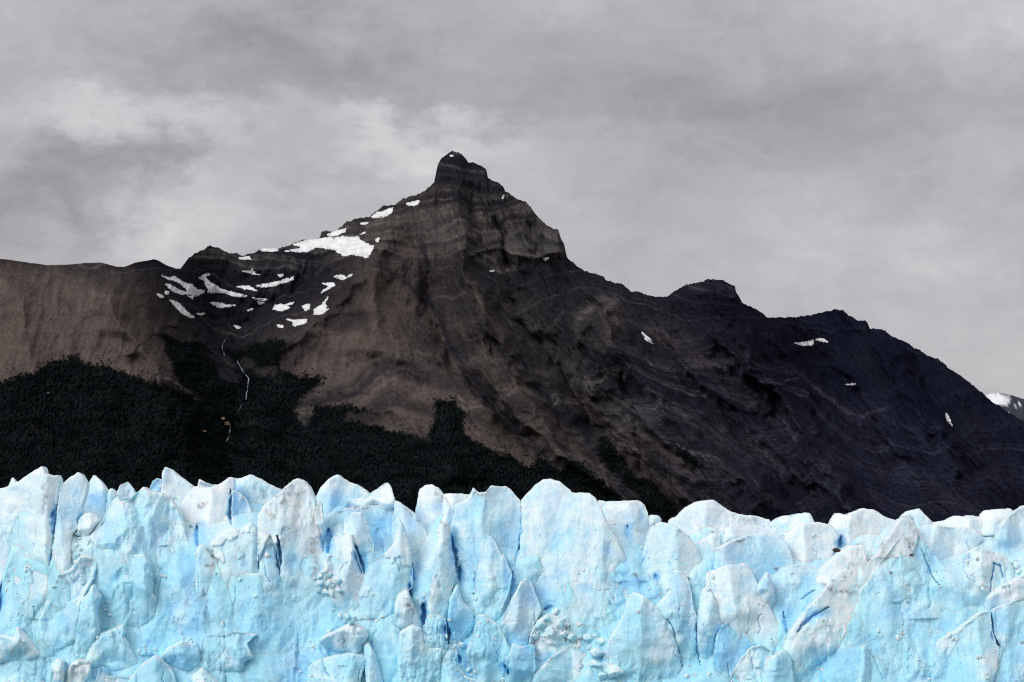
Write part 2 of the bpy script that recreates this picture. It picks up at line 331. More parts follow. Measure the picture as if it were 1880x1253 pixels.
fx = PX + 5 * perlin(PX / 22, PY / 16, 81) + 3 * perlin(PX / 8, PY / 6, 82); fy = PY + 6 * perlin(PX / 25, PY / 18, 83) + 3 * perlin(PX / 8, PY / 7, 84)
fd = mx_(*[sdf(fx, fy, f) for f in FOREST])
fd = np.minimum(fd, mx_(*[np.where(inside(fx, fy, FOREST[0]), 99, 99)]))
CLEAR = [(408, 662, 26, 9, 25), (420, 690, 22, 10, 25), (335, 715, 22, 5, 20), (455, 668, 12, 8, 0), (490, 683, 22, 5, 0), (645, 765, 8, 5, 0)]
for (cx, cy, rx, ry, an) in CLEAR:
    c, s = math.cos(math.radians(an)), math.sin(math.radians(an))
    u = ((fx - cx) * c + (fy - cy) * s) / rx; v = (-(fx - cx) * s + (fy - cy) * c) / ry
    fd = np.minimum(fd, (np.sqrt(u * u + v * v) - 1) * ry)
thin = mx_(.75 * ell(705, 848, 30, 14, -15), .8 * ell(765, 850, 22, 10), .5 * ell(240, 808, 45, 8, 8), .5 * ell(860, 850, 30, 8), .35 * ell(90, 860, 70, 20), .4 * ell(620, 855, 60, 8))
fmask = np.clip(sstep(-4, 7, fd + 7 * fbm(PX / 13, PY / 9, 86, 4)) * (1 - 0.75 * thin * sstep(-.2, .3, fbm(PX / 14, PY / 9, 88, 4))), 0, 1)
c_rock = np.array([.0175, .0165, .0215]); c_bed = np.array([.108, .094, .084]); c_scree = np.array([.112, .088, .079]); c_dark = np.array([.0115, .0125, .0205]); c_grey = np.array([.076, .068, .066]); c_for = np.array([.005, .006, .007])
mot = fbm(PX / 40, PY / 30, 91, 5)[..., None]
lite = np.clip(np.clip(0.12 + 1.3 * bed + 0.35 * b4, 0, 1) * .75 + .8 * sstep(.12, .34, b3 + .35 * b1) * sstep(-.3, .3, b2 + b4), 0, 1.1)[..., None]
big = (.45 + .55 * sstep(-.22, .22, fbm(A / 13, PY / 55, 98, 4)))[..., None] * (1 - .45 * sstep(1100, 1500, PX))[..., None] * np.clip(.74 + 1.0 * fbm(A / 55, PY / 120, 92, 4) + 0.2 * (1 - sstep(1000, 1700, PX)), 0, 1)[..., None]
colr = c_rock * (1 - lite * big) + c_bed * lite * big
g_ = (grey[..., None] * np.clip(0.75 + 0.8 * mot, 0, 1)); colr = colr * (1 - g_) + c_grey * (0.65 + 0.55 * lite) * g_
s_ = np.clip(scree[..., None] * 1.1 * np.clip(0.9 + 0.7 * mot, 0, 1.1), 0, 1)
str_ = np.clip(0.88 + 0.45 * fbm(A / 9, PY / 60, 93, 4)[..., None] + 0.22 * rocky[..., None] * np.clip(bed, -1, 1)[..., None], .45, 1.3)
colr = colr * (1 - s_) + c_scree * str_ * s_
low_bed = ell(700, 740, 190, 70)[..., None] * np.clip(-bed * 1.6, 0, .7)[..., None]; colr = colr * (1 - low_bed) + c_rock * low_bed
d_ = np.clip(dark[..., None] * np.clip(0.95 + .8 * mot, 0, 1), 0, 1); colr = colr * (1 - d_) + (c_dark * (.8 + 0.9 * lite)) * d_
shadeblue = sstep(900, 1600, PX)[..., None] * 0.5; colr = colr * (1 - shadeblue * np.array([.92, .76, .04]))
# talus chutes and pale outcrops (light), dark beds and gully lines (dark)
STROKES = [(14, 'b', [(430, 470), (560, 560), (640, 640), (700, 780), (760, 850)], 30, .7), (14, 'b', [(760, 480), (800, 560), (850, 640), (900, 760), (960, 900), (1080, 1020), (1200, 1160), (1280, 1250)], 20, .75), (14, 'g', [(930, 580), (1000, 680), (1080, 780), (1180, 880), (1260, 960), (1400, 1040)], 34, .85),
    (14, 'b', [(1290, 580), (1260, 640), (1300, 720)], 34, .7), (14, 'p', [(1240, 570), (1190, 620), (1140, 690)], 13, .8), (14, 'b', [(820, 980), (900, 1060), (960, 1130)], 32, .8), (14, 'b', [(1080, 1060), (1200, 1160), (1290, 1240)], 13, .95), (14, 'p', [(900, 590), (935, 680)], 11, .7), (14, 'b', [(1140, 900), (1220, 1000), (1330, 1100), (1400, 1200)], 42, .7),
    (14, 'b', [(690, 680), (830, 720), (860, 860), (960, 960), (1050, 1060)], 40, .6), (14, 'p', [(440, 430), (520, 490), (600, 550)], 4, .9), (14, 'p', [(780, 440), (900, 410), (1040, 425)], 8, .7), (14, 'g', [(880, 370), (1000, 380), (1080, 400)], 30, .7), (14, 'g', [(560, 320), (640, 290), (700, 400)], 40, .45),
    (15, 'b', [(200, 240), (400, 370), (520, 430)], 46, .55), (15, 'b', [(540, 490), (650, 580), (780, 660), (850, 700)], 20, .8), (15, 'p', [(780, 620), (840, 690), (885, 770)], 8, .6), (15, 'p', [(640, 525), (730, 500), (885, 472)], 3.5, .7), (15, 'b', [(900, 460), (1000, 545), (1100, 615), (1160, 640), (1300, 590)], 8, .9), (15, 'g', [(970, 900), (1040, 970), (1130, 1050)], 18, .7),
    (15, 'g', [(1260, 760), (1400, 900)], 40, .5), (15, 'g', [(1380, 700), (1560, 830)], 28, .45), (15, 'g', [(0, 540), (120, 600), (240, 700)], 36, .7), (15, 'b', [(480, 560), (560, 740)], 26, .5), (15, 'p', [(0, 110), (80, 130), (20, 180)], 16, .8), (15, 'b', [(30, 230), (70, 260)], 32, .9), (15, 'b', [(250, 900), (400, 980), (600, 1060)], 60, .4), (15, 'b', [(1500, 980), (1700, 1050)], 30, .4), (15, 'b', [(640, 740), (800, 850), (900, 960)], 26, .55),
    (14, 'b', [(1010, 1050), (1100, 1150), (1190, 1240)], 22, .8), (15, 'b', [(60, 800), (200, 900), (330, 1010)], 40, .8), (15, 'b', [(160, 700), (330, 820), (460, 930)], 40, .7), (14, 'd', [(600, 360), (630, 460), (600, 540), (690, 650)], 12, .75), (14, 'd', [(430, 440), (560, 520), (620, 600)], 11, .8), (14, 'd', [(650, 620), (700, 720), (760, 830), (860, 960), (960, 1080), (1040, 1130)], 15, .8), (14, 'd', [(840, 690), (900, 780), (990, 830), (1010, 850)], 20, .85), (14, 'd', [(930, 480), (1100, 510), (1180, 520)], 20, .7), (14, 'd', [(990, 880), (1090, 960), (1160, 1010), (1210, 1110)], 17, .8),
    (14, 'd', [(250, 655), (320, 630), (410, 628)], 9, .9), (14, 'd', [(420, 815), (540, 800), (640, 850)], 13, .75), (14, 'd', [(430, 850), (560, 835), (650, 880)], 8, .6), (14, 'd', [(270, 918), (430, 912)], 8, .8), (14, 'd', [(1250, 780), (1330, 800)], 24, .6), (14, 'd', [(720, 200), (750, 290)], 8, .6), (14, 'd', [(900, 220), (900, 350)], 7, .7), (14, 'd', [(1030, 340), (1040, 430)], 9, .7), (14, 'd', [(820, 880), (960, 950)], 9, .7), (14, 'd', [(840, 920), (980, 975)], 6, .7), (14, 'd', [(720, 790), (850, 700)], 7, .6), (14, 'd', [(740, 760), (840, 660)], 5, .5), (14, 'd', [(1090, 900), (1110, 960)], 12, .6),
    (15, 'd', [(560, 590), (660, 640), (800, 685)], 15, .9), (15, 'd', [(540, 450), (620, 560), (700, 590)], 20, .7), (15, 'd', [(1160, 250), (1200, 450), (1280, 560)], 38, .6), (15, 'd', [(850, 260), (1100, 380), (1200, 430)], 50, .6), (15, 'd', [(620, 950), (700, 1000)], 38, .6), (15, 'd', [(820, 950), (900, 1000)], 36, .6), (15, 'd', [(1590, 600), (1700, 800), (1800, 950)], 70, .6), (15, 'd', [(580, 90), (620, 120)], 14, .8), (15, 'd', [(430, 640), (520, 660)], 22, .7), (15, 'd', [(300, 150), (430, 260), (560, 380)], 18, .6), (15, 'd', [(640, 500), (760, 540), (860, 560)], 24, .55), (15, 'd', [(900, 600), (960, 700), (980, 860)], 18, .5)]
TONES = {'b': np.array([.112, .089, .079]), 'g': np.array([.086, .080, .079]), 'p': np.array([.155, .138, .124]), 'd': np.array([.0115, .0125, .0205])}
sx_ = PX + 5 * perlin(PX / 30, PY / 30, 141) + 3 * perlin(PX / 9, PY / 9, 142); sy_ = PY + 5 * perlin(PX / 30, PY / 30, 143) + 3 * perlin(PX / 9, PY / 9, 144)
stre = fbm(A / 7, PY / 45, 145, 4)
for k, kind, pts, wd, s0 in STROKES:
    P = np.array(ref(k, pts)); wd = wd * ZOOM[k][2]; sl = (MX > P[:, 0].min() - 4 * wd - 12) & (MX < P[:, 0].max() + 4 * wd + 12)
    d, ss, _ = seg_dist2(sx_[:, sl], sy_[:, sl], P)
    m = s0 * np.exp(-(d / wd) ** 2) * np.clip(sstep(-.05, .12, ss) * sstep(1.05, .85, ss), 0, 1) * np.clip(.85 + 1.1 * stre[:, sl], .2, 1.1) * sstep(0, 12, (PY - sky_y[None])[:, sl] + 4)
    tone = TONES[kind] * (1 if kind == 'd' else (.72 + .5 * np.clip(bed[:, sl], -1, 1)[..., None]))
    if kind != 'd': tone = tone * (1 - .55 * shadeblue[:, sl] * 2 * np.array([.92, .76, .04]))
    colr[:, sl] += (tone - colr[:, sl]) * np.clip(m, 0, 1)[..., None]
colr = np.clip(colr * (1 + (.18 + .34 * rocky[..., None]) * fbm(PX / 7, PY / 6, 94, 3)[..., None]) * (1 + (.08 + .24 * rocky[..., None]) * perlin(A / 3.4, PY / 4.6, 96)[..., None]), .007, 1)
m_ = fmask[..., None]; colr = colr * (1 - m_) + c_for * (1 + 0.4 * mot) * m_
# back of the range
nb = 14
backs = []
for k in range(1, nb + 1):
    x, y, z = at(MX, sky_y, MY[0]); backs.append((x * 1.0, y + 90.0 * k, z - 62.0 * k - 20 * perlin(MX / 40, MX * 0 + k * .7, 97)))
bx = np.stack([b[0] for b in backs[::-1]]); by = np.stack([b[1] for b in backs[::-1]]); bz = np.stack([b[2] for b in backs[::-1]])
VX = np.concatenate([bx, X3]); VY = np.concatenate([by, Y3]); VZ = np.concatenate([bz, Z3])
cc = np.concatenate([np.repeat(colr[:1] * 0 + c_rock, nb, 0), colr])
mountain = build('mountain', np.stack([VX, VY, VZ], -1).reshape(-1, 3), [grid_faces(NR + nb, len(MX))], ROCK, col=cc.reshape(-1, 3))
tag(mountain, kind='structure')
def depth(px, py):
    """distance of the mountain's surface at picture positions"""
    i = np.clip((np.asarray(px) - MX[0]) / 2.3, 0, len(MX) - 1.001); i0 = i.astype(int); f = i - i0
    r = 0
    for q, w_ in ((i0, 1 - f), (i0 + 1, f)):
        tt = np.clip((py - sky_y[q]) / (FOOT - sky_y[q]), 0, 1) * (NR - 1); j0 = np.minimum(tt.astype(int), NR - 2); g = tt - j0
        r = r + w_ * (MY[j0, q] * (1 - g) + MY[j0 + 1, q] * g)
    return r
def field(F, px, py):
    i = np.clip(((px - MX[0]) / 2.3).round().astype(int), 0, len(MX) - 1)
    j = np.clip(((py - sky_y[i]) / (FOOT - sky_y[i]) * (NR - 1)).round().astype(int), 0, NR - 1)
    return F[j, i]

# far peak under snow, beyond the shoulder
fxs = np.arange(1700, 2300, 4.0); ft = np.linspace(0, 1, 40)
fsky = lin(fxs, [(1700, 800), (1780, 738), (1815, 724), (1833, 722), (1850, 724), (1880, 733), (1960, 760), (2100, 800), (2300, 860)]) + 1.2 * perlin(fxs / 9, fxs * 0, 111)
fpx = np.repeat(fxs[None], 40, 0); fpy = fsky[None] + ft[:, None] * (960 - fsky[None])
fY = 11500 - 2500 * ft[:, None] - 160 * fbm(fpx / 30, fpy / 30, 112, 5)
sn = sstep(-.05, .1, fbm(fpx / 16, fpy / 9, 113, 4) + 0.9 * np.exp(-((fpx - 1830) / 20) ** 2 - ((fpy - 735) / 11) ** 2) - .28)[..., None]
far = build('far_peak', np.stack(at(fpx, fpy, fY), -1).reshape(-1, 3), [grid_faces(40, len(fxs))], ROCK, col=(np.array([.05, .055, .075]) * (1 - sn) + np.array([.8, .82, .85]) * sn).reshape(-1, 3))
tag(far, kind='structure')

# ------------------------------------------------------------------ snow patches lying on the mountain
def patch(name, pts, thick, mat, color, h, ch=1, rough=1.0, seed=1):
    P = chaikin(pts, ch, .10); x0, y0 = P.min(0) - 3; x1, y1 = P.max(0) + 3
    nx = int((x1 - x0) / h) + 2; ny = int((y1 - y0) / h) + 2
    gx, gy = np.meshgrid(x0 + h * np.arange(nx), y0 + h * np.arange(ny))
    d = sdf(gx, gy, P) + .7 - (8 if x1 - x0 > 34 else 1.5) * np.maximum(0, fbm(gx / 8, gy / 3.5, seed + 5, 4) - .14) + rough * (1.2 * perlin(gx / 7, gy / 5, seed) + 1.1 * perlin(gx / 3.2, gy / 2.2, seed + 1))
    return snap_mesh(gx, gy, d, h)
def snap_mesh(gx, gy, d, h):
    """grid cut along the zero line of d: returns used positions, d there, faces, boundary edges"""
    ny, nx = gx.shape
    dy, dx = np.gradient(d, h); g2 = np.maximum(np.sqrt(dx * dx + dy * dy), 0.3)
    near = np.abs(d) / g2 < 0.72 * h
    mv = np.where(near, -d / g2, 0)
    qx = gx + mv * dx / g2; qy = gy + mv * dy / g2; ok = (d > 0) | near
    dd = np.where(near, 0.0, d)
    a = np.arange(nx * ny).reshape(ny, nx)
    q = np.stack([a[:-1, :-1], a[1:, :-1], a[1:, 1:], a[:-1, 1:]], -1).reshape(-1, 4)
    okq = ok.ravel()[q]; deep = (d > 0).ravel()[q].any(1) & True
    full = q[okq.all(1) & deep]; three = okq.sum(1) == 3
    t3 = q[three & deep]; o3 = okq[three & deep]
    tri = np.array([r[m] for r, m in zip(t3, o3)]) if len(t3) else np.zeros((0, 3), int)
    used = np.unique(np.concatenate([full.ravel(), tri.ravel()])) if len(full) + len(tri) else np.zeros(0, int)
    mp = -np.ones(nx * ny, int); mp[used] = np.arange(len(used))
    full = mp[full]; tri = mp[tri].reshape(-1, 3)
    e = [np.stack([full[:, k], full[:, (k + 1) % 4]], 1) for k in range(4)] + [np.stack([tri[:, k], tri[:, (k + 1) % 3]], 1) for k in range(3)]
    e = np.concatenate(e); n = len(used) + 1
    key = e[:, 0] * n + e[:, 1]; rev = e[:, 1] * n + e[:, 0]
    bd = e[~np.isin(key, rev)]
    snap_mesh.up = np.clip(dy / g2, 0, 1).ravel()[used]
    return qx.ravel()[used], qy.ravel()[used], dd.ravel()[used], full, tri, bd
SNOWS = [
    (11, [(840, 183), (880, 200), (915, 192), (960, 225), (1000, 232), (1030, 262), (1070, 265), (1060, 282), (1020, 298), (985, 288), (975, 262), (940, 228), (895, 212), (868, 205)], 'long slanting snow strip below the notch in the ridge'),
    (11, [(862, 235), (885, 233), (930, 260), (975, 275), (1000, 288), (960, 290), (910, 278)], 'slim snow strip tucked under the long slanting one'),
    (11, [(1037, 205), (1060, 188), (1090, 175), (1100, 182), (1075, 195), (1085, 215), (1130, 240), (1160, 262), (1220, 275), (1290, 293), (1280, 302), (1230, 298), (1160, 278), (1110, 280), (1080, 278), (1090, 262), (1070, 235), (1072, 212), (1050, 210)], 'hook shaped snow patch with a long thin tail'),
    (11, [(887, 317), (915, 322), (950, 345), (975, 375), (1018, 408), (990, 408), (950, 385), (915, 350)], 'spindle shaped snow patch at the edge of the brown slope'),
    (11, [(1095, 328), (1150, 330), (1180, 342), (1238, 343), (1180, 356), (1135, 355)], 'flat wedge of snow on the dark hollow floor'),
    (11, [(820, 284), (850, 290), (855, 303), (840, 307)], 'small snow spot nearest the brown slope'),
    (11, [(862, 272), (885, 272), (880, 285), (865, 288)], 'tiny round snow spot under the slim snow strip'),
    (11, [(980, 295), (1012, 295), (1005, 310)], 'tiny triangular snow spot under the long slanting strip'),
    (11, [(1030, 386), (1075, 386), (1050, 397)], 'thin snow sliver beside the spindle shaped patch'),
    (11, [(1220, 447), (1262, 460), (1240, 468)], 'lone snow spot above the top of the stream'),
    (11, [(1250, 95), (1300, 88), (1315, 105), (1255, 105)], 'small ragged snow patch just under the dark knoll ridge'),
    (11, [(1265, 165), (1310, 165), (1318, 155), (1330, 170), (1362, 186), (1310, 180)], 'thin arrow shaped snow patch on the dark cliff'),
    (11, [(1233, 245), (1300, 240), (1340, 265), (1345, 270), (1280, 260)], 'level snow strip above the tail of the hooked patch'),
    (12, [(-45, 885), (0, 876), (90, 860), (190, 830), (188, 850), (60, 890), (0, 895)], 'long rising snow ribbon on the dark terrace'),
    (11, [(1320, 303), (1400, 312), (1375, 322), (1335, 315)], 'upper of two short snow slivers under the rising ribbon'),
    (11, [(1342, 322), (1385, 330), (1360, 340)], 'lower of two short snow slivers under the rising ribbon'),
    (11, [(1292, 370), (1325, 360), (1310, 374)], 'small snow fleck right below the two short slivers'),
    (12, [(180, 640), (250, 618), (330, 605), (390, 598), (440, 600), (480, 592), (540, 597), (575, 592), (580, 615), (620, 630), (640, 645), (665, 645), (650, 680), (625, 722), (590, 710), (540, 700), (490, 712), (455, 690), (430, 672), (370, 662), (330, 655), (280, 680), (220, 686), (130, 680), (200, 668), (235, 655)], 'largest snow field, spread along the shoulder of the peak'),
    (12, [(385, 582), (420, 565), (470, 552), (500, 545), (492, 565), (450, 585), (400, 592)], 'snow strip on the crest above the largest snow field'),
    (12, [(645, 475), (680, 450), (720, 445), (760, 425), (778, 422), (768, 455), (720, 478), (660, 484)], 'bent snow patch on the crest beneath the rock tooth'),
    (12, [(850, 402), (900, 385), (935, 382), (925, 400), (900, 412), (870, 408)], 'highest snow patch on the shoulder below the summit'),
    (12, [(583, 515), (605, 506), (635, 512), (600, 522)], 'small snow fleck below the bent crest patch'),
    (12, [(577, 582), (615, 565), (610, 575)], 'thin snow sliver just over the largest snow field'),
    (12, [(675, 610), (695, 598), (690, 622), (678, 628)], 'upright snow fleck at the end of the largest snow field'),
    (12, [(425, 825), (470, 818), (500, 830), (540, 810), (530, 825), (480, 850), (445, 840)], 'winged snow patch on the dark face under the largest field'),
    (12, [(355, 870), (420, 862), (438, 880), (400, 900), (350, 928), (370, 905), (400, 885)], 'zigzag snow patch below the winged patch'),
    (12, [(310, 1020), (350, 1000), (395, 942), (390, 960), (375, 985), (385, 1000), (380, 1020), (398, 1018), (360, 1050), (310, 1055)], 'triangular snow patch low in the gully by the scree cone'),
    (12, [(237, 1005), (265, 993), (290, 993), (280, 1020), (258, 1032)], 'round snow spot beside the triangular gully patch'),
    (12, [(65, 1020), (85, 990), (130, 995), (190, 978), (185, 990), (150, 1000), (170, 1015), (110, 1035)], 'ragged two armed snow patch in the dark hollow'),
    (12, [(140, 1080), (200, 1085), (270, 1080), (265, 1100), (200, 1122), (180, 1115), (190, 1098)], 'lowest broad snow patch at the top of the scree cone'),
    (12, [(88, 1113), (130, 1115), (125, 1132), (95, 1125)], 'small snow spot beside the lowest broad patch'),
    (12, [(95, 816), (130, 816), (125, 831), (105, 829)], 'small snow spot above the long rising ribbon'),
    (12, [(0, 660), (90, 662), (100, 675), (60, 683), (0, 678)], 'flat snow strip at the thin end of the shoulder ridge'),
    (12, [(1660, 722), (1695, 716), (1692, 729), (1672, 731)], 'snow spot at the foot of the layered summit cliff'),
    (12, [(1345, 795), (1374, 793), (1365, 803)], 'snow fleck in the dark band under the layered cliff'),
    (12, [(1415, 364), (1433, 346), (1427, 370)], 'upright snow fleck high on the steep summit edge'),
    (12, [(1108, 111), (1132, 117), (1122, 126)], 'tiny snow fleck at the very top of the summit'),
    (13, [(380, 342), (402, 357), (428, 390), (398, 373)], 'slanting snow streak alone on the bare middle slope'),
    (13, [(980, 385), (1020, 382), (1055, 372), (1052, 395), (1010, 395)], 'larger of two snow patches below the far dark ridge'),
    (13, [(1062, 370), (1090, 366), (1112, 382), (1085, 380)], 'smaller of two snow patches below the far dark ridge'),
    (13, [(1570, 655), (1584, 670), (1599, 710), (1580, 690)], 'upright snow streak on the far dark slope'),
    (13, [(1180, 546), (1222, 544), (1190, 552)], 'hairline snow streak beneath the pair of patches')]
for n, (k, pts, lab) in enumerate(SNOWS):
    px_, py_, d_, f4, f3, bd = patch('snow_patch', ref(k, pts), 3, SNOW, None, 1.0, 1, .9, 200 + 2 * n)
    if len(px_) < 4: continue
    Yd = depth(px_, py_) - 3.0 - .8 * (1 - np.exp(-d_ / 3.0)) - 1.0 * fbm(px_ / 9, py_ / 9, 300, 3)
    Vf = np.stack(at(px_, py_, Yd), -1); nv = len(px_)
    ring = np.unique(bd); mp = {v: nv + i for i, v in enumerate(ring)}
    Vb = Vf[ring] + np.array([0, 14, -1.0])
    sides = np.array([(b, a, mp[a], mp[b]) for a, b in bd])
    dirt = np.clip(0.5 + 1.5 * fbm(px_ / 12, py_ / 8, 301, 4), 0, 1)[:, None]
    c = np.array([.80, .81, .83]) * (1 - .22 * dirt) * (.8 + .2 * sstep(0, 3, d_))[:, None]; c = np.concatenate([c, c[ring]])
    tag(build('snow_patch', np.concatenate([Vf, Vb]), [f4, f3, sides], SNOW, col=c), lab, 'snow patch', 'snow patches on the mountain')

# ------------------------------------------------------------------ stream down the forest
def ribbon(name, pts, wpx, mat, color, lift=6.0):
    P = np.array(pts, float); L = np.concatenate([[0], np.cumsum(np.hypot(*np.diff(P, axis=0).T))]); s = np.arange(0, L[-1], 1.6)
    x = np.interp(s, L, P[:, 0]) + 1.8 * perlin(s / 9, s * 0, 401); y = np.interp(s, L, P[:, 1])
    w_ = wpx * np.clip(0.75 + 0.9 * perlin(s / 7, s * 0 + .5, 402), .25, 1.7)
    rows = []
    for q in (-1, -.5, 0, .5, 1):
        xx = x + q * w_ / 2; rows.append(np.stack(at(xx, y, depth(xx, y) - lift - 2.5 * (1 - q * q)), -1))
    V = np.stack(rows, 0).reshape(-1, 3)
    return build(name, V, [grid_faces(5, len(s))], mat, col=np.tile(color, (len(V), 1)))
tag(ribbon('stream', ref(11, [(1188, 515), (1165, 545), (1162, 570), (1175, 612)]), 1.6, SNOW, np.array([.19, .21, .25])), 'uppermost thin stretch of white stream above the trees', 'stream', 'stretches of the mountain stream')
tag(ribbon('stream', ref(11, [(1242, 632), (1255, 665), (1278, 700), (1300, 725), (1293, 790), (1285, 840)]), 1.8, SNOW, np.array([.25, .275, .32]), 13), 'longest white stretch of stream falling between the dark trees', 'stream', 'stretches of the mountain stream')
tag(ribbon('stream', ref(11, [(1272, 858), (1250, 890), (1238, 915)]), 1.3, SNOW, np.array([.14, .16, .2]), 13), 'short faint stretch of stream above the pale rock', 'stream', 'stretches of the mountain stream')
tag(ribbon('waterfall', ref(11, [(1193, 948), (1205, 980), (1200, 1010), (1192, 1040), (1182, 1058)]), 2.0, SNOW, np.array([.22, .245, .29]), 13), 'thin waterfall dropping beside the pale tan rock in the forest', 'waterfall')

# ------------------------------------------------------------------ forest: tens of thousands of small crowns read as one mass
rng = np.random.default_rng(7)
def crowns(px_, py_, hgt, seed, tone):
    n = len(px_); r = np.random.default_rng(seed)
    Yc = depth(px_, py_); x, y, z = at(px_, py_, Yc)
    hh = hgt * (0.5 + 0.8 * r.random(n)); rr = hh * (0.38 + 0.22 * r.random(n))
    prof = [(-.05, .35), (.30, 1.0), (.68, .72)]
    V = []; 
    for (zz, q) in prof:
        for k in range(4):
            a = 2 * math.pi * (k + .5 * r.random(n)) / 4; q2 = q * rr * (.7 + .6 * r.random(n))
            V.append(np.stack([x + q2 * np.cos(a), y + q2 * np.sin(a), z + hh * (zz + .12 * (r.random(n) - .5))], -1))
    V.append(np.stack([x + .2 * rr * (r.random(n) - .5), y, z + hh], -1))
    V = np.stack(V, 1)                                           # n x 13 x 3
    f = [];
    for l in range(2):
        for k in range(4):
            f.append((l * 4 + k, l * 4 + (k + 1) % 4, l * 4 + 4 + (k + 1) % 4)); f.append((l * 4 + k, l * 4 + 4 + (k + 1) % 4, l * 4 + 4 + k))
    for k in range(4): f.append((8 + k, 8 + (k + 1) % 4, 12))
    F = (np.array(f)[None] + 13 * np.arange(n)[:, None, None]).reshape(-1, 3)
    tn = tone * (0.78 + .45 * r.random((n, 1))) * (1 + .25 * (r.random((n, 3)) - .5))
    tn = tn * (1 + 1.1 * fbm(px_ / 60, py_ / 22, 505, 4)[:, None]); tn = tn + np.array([.010, .0075, .0055]) * tone.mean() / .0067 * sstep(.1, .45, fbm(px_ / 40, py_ / 12, 506, 4))[:, None] * .6
    return V.reshape(-1, 3), F, np.repeat(np.clip(tn, .002, 1), 13, 0)
NT = 64000
tx = rng.uniform(-325, 1310, NT); ty = rng.uniform(606, 985, NT)
keep = rng.random(NT) < field(fmask, tx, ty) * np.where(ty > 930, .6, 1.0)
tx, ty = tx[keep], ty[keep]
o_ = np.argsort(-depth(tx, ty)); tx, ty = tx[o_], ty[o_]
V_, F_, C_ = crowns(tx, ty, 4.5 + 5.5 * sstep(0, 25, field(fd, tx, ty)), 11, np.array([.0052, .0086, .0090]))
tag(build('forest', V_, [F_], TREE, col=C_, smooth=False), kind='stuff')
NS = 26000                                                       # bushes thinning out above the tree line
sx = rng.uniform(-60, 1310, NS); sy = rng.uniform(520, 930, NS); fdv = field(fd, sx, sy)
clump = fbm(sx / 16, sy / 11, 515, 3); 
keep = (fdv < 0) & (rng.random(NS) < np.exp(fdv / 8.0) * sstep(-.25, .25, clump) * 0.6 + .02 * np.exp(fdv / 30.0) * sstep(.05, .4, clump))
keep &= ~((sx > 330) & (sy < 600)) & (field(scree, sx, sy) > .15)
V_, F_, C_ = crowns(sx[keep], sy[keep], 4.2, 12, np.array([.018, .018, .016]))
tag(build('shrubs', V_, [F_], TREE, col=C_, smooth=False), kind='stuff')
